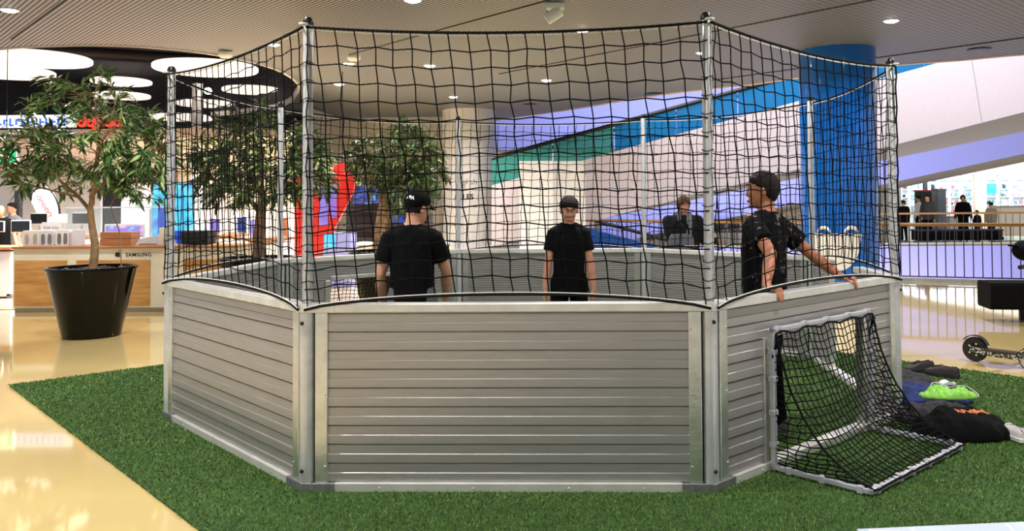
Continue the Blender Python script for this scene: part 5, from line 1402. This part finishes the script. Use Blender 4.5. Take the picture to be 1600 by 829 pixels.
c = gnd(1578, 690); sneaker('white sneaker beside the orange-lettered sweater', (c.x + 0.02, c.y + 0.035, TZ), 0.2, 'shoe_white', 'white_gloss', 0.27)
c = gnd(1472, 590); sneaker('dark brown shoe at the turf edge, nearer to the scooter', (c.x, c.y, TZ), 0.7, 'shoe_brown', 'cloth_char', 0.29, lace='cloth_black')
c = gnd(1446, 585); sneaker('dark brown shoe at the turf edge, nearer to the cage pole', (c.x - 0.03, c.y + 0.06, TZ), 1.9, 'shoe_brown', 'cloth_char', 0.29, lace='cloth_black')
c = gnd(1477, 606)
t = thing('white_card', 'small white crumpled tissue on the blue jacket', 'tissue', (c.x, c.y, 0.03))
mb = MB(); mb.loft([[(x, -0.02, 0.02 + 0.01 * math.sin(x * 60)), (x, 0.02, 0.025 + 0.012 * math.cos(x * 50)), (x, 0.02, 0.0), (x, -0.02, 0.0)] for x in [-0.08 + 0.02 * i for i in range(9)]]); mb.build('sheet', 'white_gloss', t)

# kick scooter (its front runs out of the picture)
R0_ = gnd(1524, 564); K0 = gnd(1594, 580)
sd = (gnd(1585, 572) - R0_); sd.z = 0; sd.normalize()
def graf(name):
    m = mat(name, C(22, 22, 24), 0.4, var=0.9, vscale=70, col2=C(225, 225, 225)); 
    for n in m.node_tree.nodes:
        if n.type == 'MAP_RANGE': n.inputs[1].default_value = 0.52; n.inputs[2].default_value = 0.58
graf('graffiti')
mat('deck_grip', C(70, 52, 42), 0.6)
sc = thing('kick_scooter', 'black kick scooter with graffiti deck at the right edge', 'scooter', tuple(R0_), math.atan2(sd.y, sd.x))
def wheel(x, r=0.115):
    mb = MB(); Mx = Matrix.Translation((x, 0, r)) @ Matrix.Rotation(PI / 2, 4, 'X')
    mb.lathe([(r * 0.72, -0.018), (r * 0.93, -0.020), (r, -0.010), (r, 0.010), (r * 0.93, 0.020), (r * 0.72, 0.018)], 32, M=Mx); w = mb.build('wheel', 'rubber', sc, smooth=40)
    mb = MB(); mb.lathe([(0.02, -0.022), (r * 0.74, -0.016), (r * 0.74, 0.016), (0.02, 0.022)], 24, M=Mx); mb.build('hub', 'black_plastic', w, smooth=40)
    mb = MB()
    for i in range(5):
        a = 2 * PI * i / 5; mb.ball((x + 0.055 * math.cos(a), -0.02, r + 0.055 * math.sin(a)), (0.009, 0.004, 0.009), 8, 5); mb.ball((x + 0.055 * math.cos(a), 0.02, r + 0.055 * math.sin(a)), (0.009, 0.004, 0.009), 8, 5)
    mb.build('rivets', 'white_gloss', w)
wheel(0.0); wheel(0.70)
mb = MB(); rows = []
for i in range(11):
    a = math.radians(20 + 120 * i / 10); rows.append([(0.13 * math.cos(a), y, 0.115 + 0.135 * math.sin(a)) for y in (-0.03, 0.03)] + [(0.124 * math.cos(a), y, 0.115 + 0.128 * math.sin(a)) for y in (0.03, -0.03)])
mb.loft(rows); mb.build('mudguard', 'black_plastic', sc, smooth=40)
for s in (-1, 1):
    mb = MB(); mb.prism([(-0.03, s * 0.048, 0.145), (0.10, s * 0.048, 0.13), (0.38, s * 0.048, 0.125), (0.56, s * 0.04, 0.29), (0.59, s * 0.04, 0.23), (0.42, s * 0.048, 0.065), (0.10, s * 0.048, 0.075), (-0.03, s * 0.048, 0.10)], (0, -s * 0.012, 0)); mb.build('side_rail', 'graffiti', sc)
mb = MB(); mb.box((0.24, 0, 0.122), (0.28, 0.10, 0.024)); mb.build('deck', 'deck_grip', sc, bevel=0.005)
mb = MB(); mb.tube([(0.42, 0, 0.11), (0.57, 0, 0.27), (0.61, 0, 0.30)], 0.028, 10); mb.build('neck', 'graffiti', sc, smooth=60)
mb = MB(); mb.tube([(0.66, 0, 0.20), (0.59, 0, 0.45), (0.50, 0, 0.93)], 0.019, 12); mb.build('steering_column', 'alu', sc, smooth=60)
mb = MB(); mb.tube([(0.70, -0.04, 0.115), (0.67, -0.04, 0.2), (0.66, 0, 0.22), (0.67, 0.04, 0.2), (0.70, 0.04, 0.115)], 0.012, 8); mb.build('fork', 'black_plastic', sc)
mb = MB(); mb.tube([(0.50, -0.24, 0.93), (0.50, 0.24, 0.93)], 0.014, 10); hb = mb.build('handlebar', 'black_plastic', sc, smooth=60)
for s in (-1, 1):
    mb = MB(); mb.tube([(0.50, s * 0.15, 0.93), (0.50, s * 0.25, 0.93)], 0.020, 12); mb.build('grip', 'rubber', hb, smooth=60)
mb = MB(); mb.tube([(0.40, -0.04, 0.08), (0.43, -0.08, 0.04), (0.47, -0.10, 0.012)], 0.008, 8); mb.build('kickstand', 'black_plastic', sc, smooth=60)
mb = MB(); mb.box((0.52, -0.05, 0.16), (0.05, 0.02, 0.07)); mb.build('reflector', 'kiosk_red', sc)
# bench
b0 = gnd(1590, 500)
Yb = 10.7
xa = at_px(1537, 450, Yb).x
bn = thing('bench', 'black upholstered bench at the right edge', 'bench', (xa, Yb, 0), -0.12)
mb = MB(); mb.loft([[(x, y, z) for y, z in ((-0.22, .17), (-0.25, .20), (-0.25, .46), (-0.22, .50), (0.22, .50), (0.25, .46), (0.25, .20), (0.22, .17))] for x in (0.0, 0.01, 1.9, 1.91)]); mb.build('seat', 'cloth_black', bn, smooth=40, bevel=0.02)
for x in (0.50, 0.60, 1.5):
    for y in (-0.16, 0.16):
        mb = MB(); mb.box((x, y, 0.09), (0.05, 0.05, 0.18)); mb.build('leg', 'black_plastic', bn)
# black rounded helmet with peak behind the scooter, at the picture edge
hp = at_px(1602, 391, 7.72)
hm = thing('helmet', 'black rounded helmet with small peak at the right picture edge', 'helmet', (hp.x, 7.72, hp.z - 0.1))
mb = MB(); mb.ball((0, 0, 0.1), (0.108, 0.125, 0.095), 24, 14); mb.build('shell', 'cloth_black', hm, smooth=180)
mb = MB(); mb.box((-0.105, 0, 0.145), (0.06, 0.10, 0.018)); mb.build('peak', 'cloth_black', hm, bevel=0.006)

# far shop across the atrium: back wall bays with header plates, shelves and goods
mat('shop_shelf', C(214, 236, 240), 0.4, emit=0.22, ecol=C(200, 235, 245)); mat('shop_header', C(176, 182, 206), 0.5); mat('beige', C(226, 208, 186), 0.5)
mat('goods_dark', C(50, 60, 74), 0.5); mat('goods_teal', C(80, 150, 160), 0.5); mat('goods_pink', C(225, 120, 150), 0.5); mat('goods_grey', C(140, 150, 160), 0.5); mat('goods_red', C(170, 70, 80), 0.5)
mat('ad_blue', C(30, 170, 235), 0.4, emit=0.7, ecol=C(30, 170, 235))
YF = 37.0
rg = random.Random(8)
bays = [(1408, 1420, ''), (1421, 1442, ''), (1453, 1466, ''), (1467, 1483, 'Dior'), (1484, 1501, 'CHANEL'), (1503, 1521, 'clarins'), (1539, 1558, 'CLARIS'), (1560, 1579, 'SENSAI'), (1581, 1602, 'sisley')]
for bi, (a, b, s) in enumerate(bays):
    x0, x1 = at_px(a, 300, YF).x, at_px(b, 300, YF).x; w = x1 - x0
    lb = ['leftmost narrow lit cosmetics shelf bay of the far shop', 'lit shelf bay with small teal goods right of the leftmost bay', 'narrow lit shelf bay right of the slim dark post', 'lit shelf bay behind the tall grey display case in the far shop', 'lit shelf bay second from the left side of the wide beige pillar', 'lit shelf bay directly left of the wide beige pillar', 'lit shelf bay with bright blue poster right of the beige pillar', 'lit shelf bay between the blue poster bay and the rightmost bay', 'rightmost lit shelf bay of the far shop at the picture edge'][bi]
    t = thing('shelf_bay', lb, 'shelf', ((x0 + x1) / 2, YF, 0))
    mb = MB(); mb.box((0, 0.3, 1.32), (w, 0.06, 2.64)); mb.build('back_panel', 'shop_shelf', t)
    for sx in (-1, 1): mb = MB(); mb.box((sx * (w / 2 - 0.02), 0.15, 1.32), (0.04, 0.3, 2.64)); mb.build('upright', 'white_gloss', t)
    mb = MB(); mb.box((0, 0.0, 2.52), (w - 0.02, 0.06, 0.26)); hd = mb.build('header', 'shop_header', t)
    if s: text('lettering', s, 0.16, 'white_gloss', hd, (0, -0.04, 2.46), ext=0.004, align='CENTER')
    for z in (0.5, 0.95, 1.3, 1.65, 2.0):
        mb = MB(); mb.box((0, 0.14, z), (w - 0.06, 0.26, 0.025)); sh_ = mb.build('shelf', 'white_gloss', t)
        if z < 0.9: continue
        n = rg.randint(2, 4)
        for q in range(n):
            if bi == 6 and z > 1.6: continue
            xx = -w / 2 + 0.1 + (w - 0.2) * (q + rg.uniform(0.1, 0.6)) / n; ww, hh = rg.uniform(0.04, 0.13), rg.uniform(0.07, 0.22)
            g = MB(); g.box((xx, 0.1, z + 0.0125 + hh / 2), (ww, 0.08, hh)); g.build('goods', rg.choice(['goods_dark', 'goods_teal', 'goods_pink', 'goods_grey', 'goods_red', 'off_white', 'goods_teal']), sh_)
    if bi == 6: mb = MB(); mb.box((0, -0.01, 2.02), (w - 0.06, 0.03, 0.42)); mb.build('poster', 'ad_blue', t)
for a, b, m, lb in ((1443, 1447, 'dark_metal', 'slim dark post between the far shelf bays'), (1447, 1452, 'beige', 'narrow beige pillar beside the slim dark post'), (1522, 1538, 'beige', 'wide beige pillar between the far shelf bays')):
    x0, x1 = at_px(a, 300, YF).x, at_px(b, 300, YF).x
    mb = MB(); mb.box((0, 0, 1.42), (x1 - x0, 0.3, 2.84)); mb.box((0, 0, 2.72), (x1 - x0 + 0.02, 0.34, 0.1)); o = mb.build('shop_pillar', m); o.location = ((x0 + x1) / 2, YF - 0.05, 0); tag(o, lb, 'pillar')
mb = MB(); mb.box((18.5, YF + 0.1, 3.16), (15, 0.5, 1.0)); struct(mb.build('wall_shop_bulkhead', 'store_wall'))
# low furniture on the far gallery
def farbox(name, label, cat, px0, px1, Y, h, m, m2='dark_metal'):
    x0, x1 = at_px(px0, 340, Y).x, at_px(px1, 340, Y).x; w = x1 - x0
    t = thing(name, label, cat, ((x0 + x1) / 2, Y, 0))
    mb = MB(); mb.box((0, 0, h / 2 + 0.05), (w, 0.6, h - 0.1)); mb.build('body', m, t, bevel=0.02)
    mb = MB(); mb.box((0, 0, h - 0.0), (w + 0.04, 0.64, 0.05)); mb.build('top', m2, t)
    for s in (-1, 1): mb = MB(); mb.box((s * (w / 2 - 0.1), 0, 0.03), (0.08, 0.5, 0.06)); mb.build('foot', 'dark_metal', t)
farbox('sofa', 'dark upholstered bench row along the far railing', 'sofa', 1428, 1560, 30.0, 0.46, 'cloth_black', 'cloth_char')
farbox('shop_counter', 'pale shop counter at the right of the far gallery', 'counter', 1558, 1620, 33.5, 1.25, 'counter_white', 'plinth')
farbox('display_case', 'tall grey display case between the two distant groups', 'case', 1461, 1474, 33.5, 1.95, 'goods_grey', 'alu_dark')
farbox('display_table', 'white pink-topped display table beside the black-clad woman', 'table', 1477, 1497, 33.8, 0.85, 'white_gloss', 'goods_pink')
farbox('sign_totem', 'dark sign totem with red stripe behind the distant couple', 'sign', 1434, 1452, 33.0, 1.9, 'black_plastic', 'sign_red')
for px, lb in ((1105, 'dark cafe chair on the far gallery right of the woman, nearest to her'), (1125, 'dark cafe chair on the far gallery, middle of three'), (1148, 'dark cafe chair on the far gallery beside the leaning boy')):
    p = at_px(px, 360, 29.64); t = thing('cafe_chair', lb, 'chair', (p.x, 29.64, 0))
    mb = MB(); mb.box((0, 0, 0.46), (0.42, 0.42, 0.05)); mb.build('seat', 'black_plastic', t); mb = MB(); mb.box((0, 0.2, 0.72), (0.4, 0.04, 0.36)); mb.build('backrest', 'black_plastic', t)
    for sx in (-1, 1):
        for sy in (-1, 1): mb = MB(); mb.tube([(sx * 0.18, sy * 0.18, 0), (sx * 0.17, sy * 0.17, 0.44)], 0.015, 6); mb.build('leg', 'alu', t)

# dark vents let into the ceiling near its free edge
for px, py, lb in ((1530, 84, 'dark oval ceiling vent at the upper right edge'), (1022, 152, 'dark small ceiling vent above the lilac wall'), (828, 169, 'dark small ceiling vent right of the white column')):
    d = _f + _r * ((px - 886.2) / 1298.96) - _u * ((py - 278.4 - 4) / 1298.96); d = d * ((HC - CAM_H) / d.z); d = d * 0.985
    t = thing('ceiling_vent', lb, 'vent', (d.x, d.y, HC))
    mb = MB(); mb.lathe([(0.17, 0.0), (0.17, -0.02), (0.12, -0.03), (0.02, -0.03)], 20); mb.build('cover', 'black_plastic', t, smooth=40)
    mb = MB(); mb.lathe([(0.17, 0.0), (0.20, 0.0), (0.20, -0.012), (0.17, -0.012), (0.17, 0.0)], 20, caps=False); mb.build('ring', 'dark_metal', t)
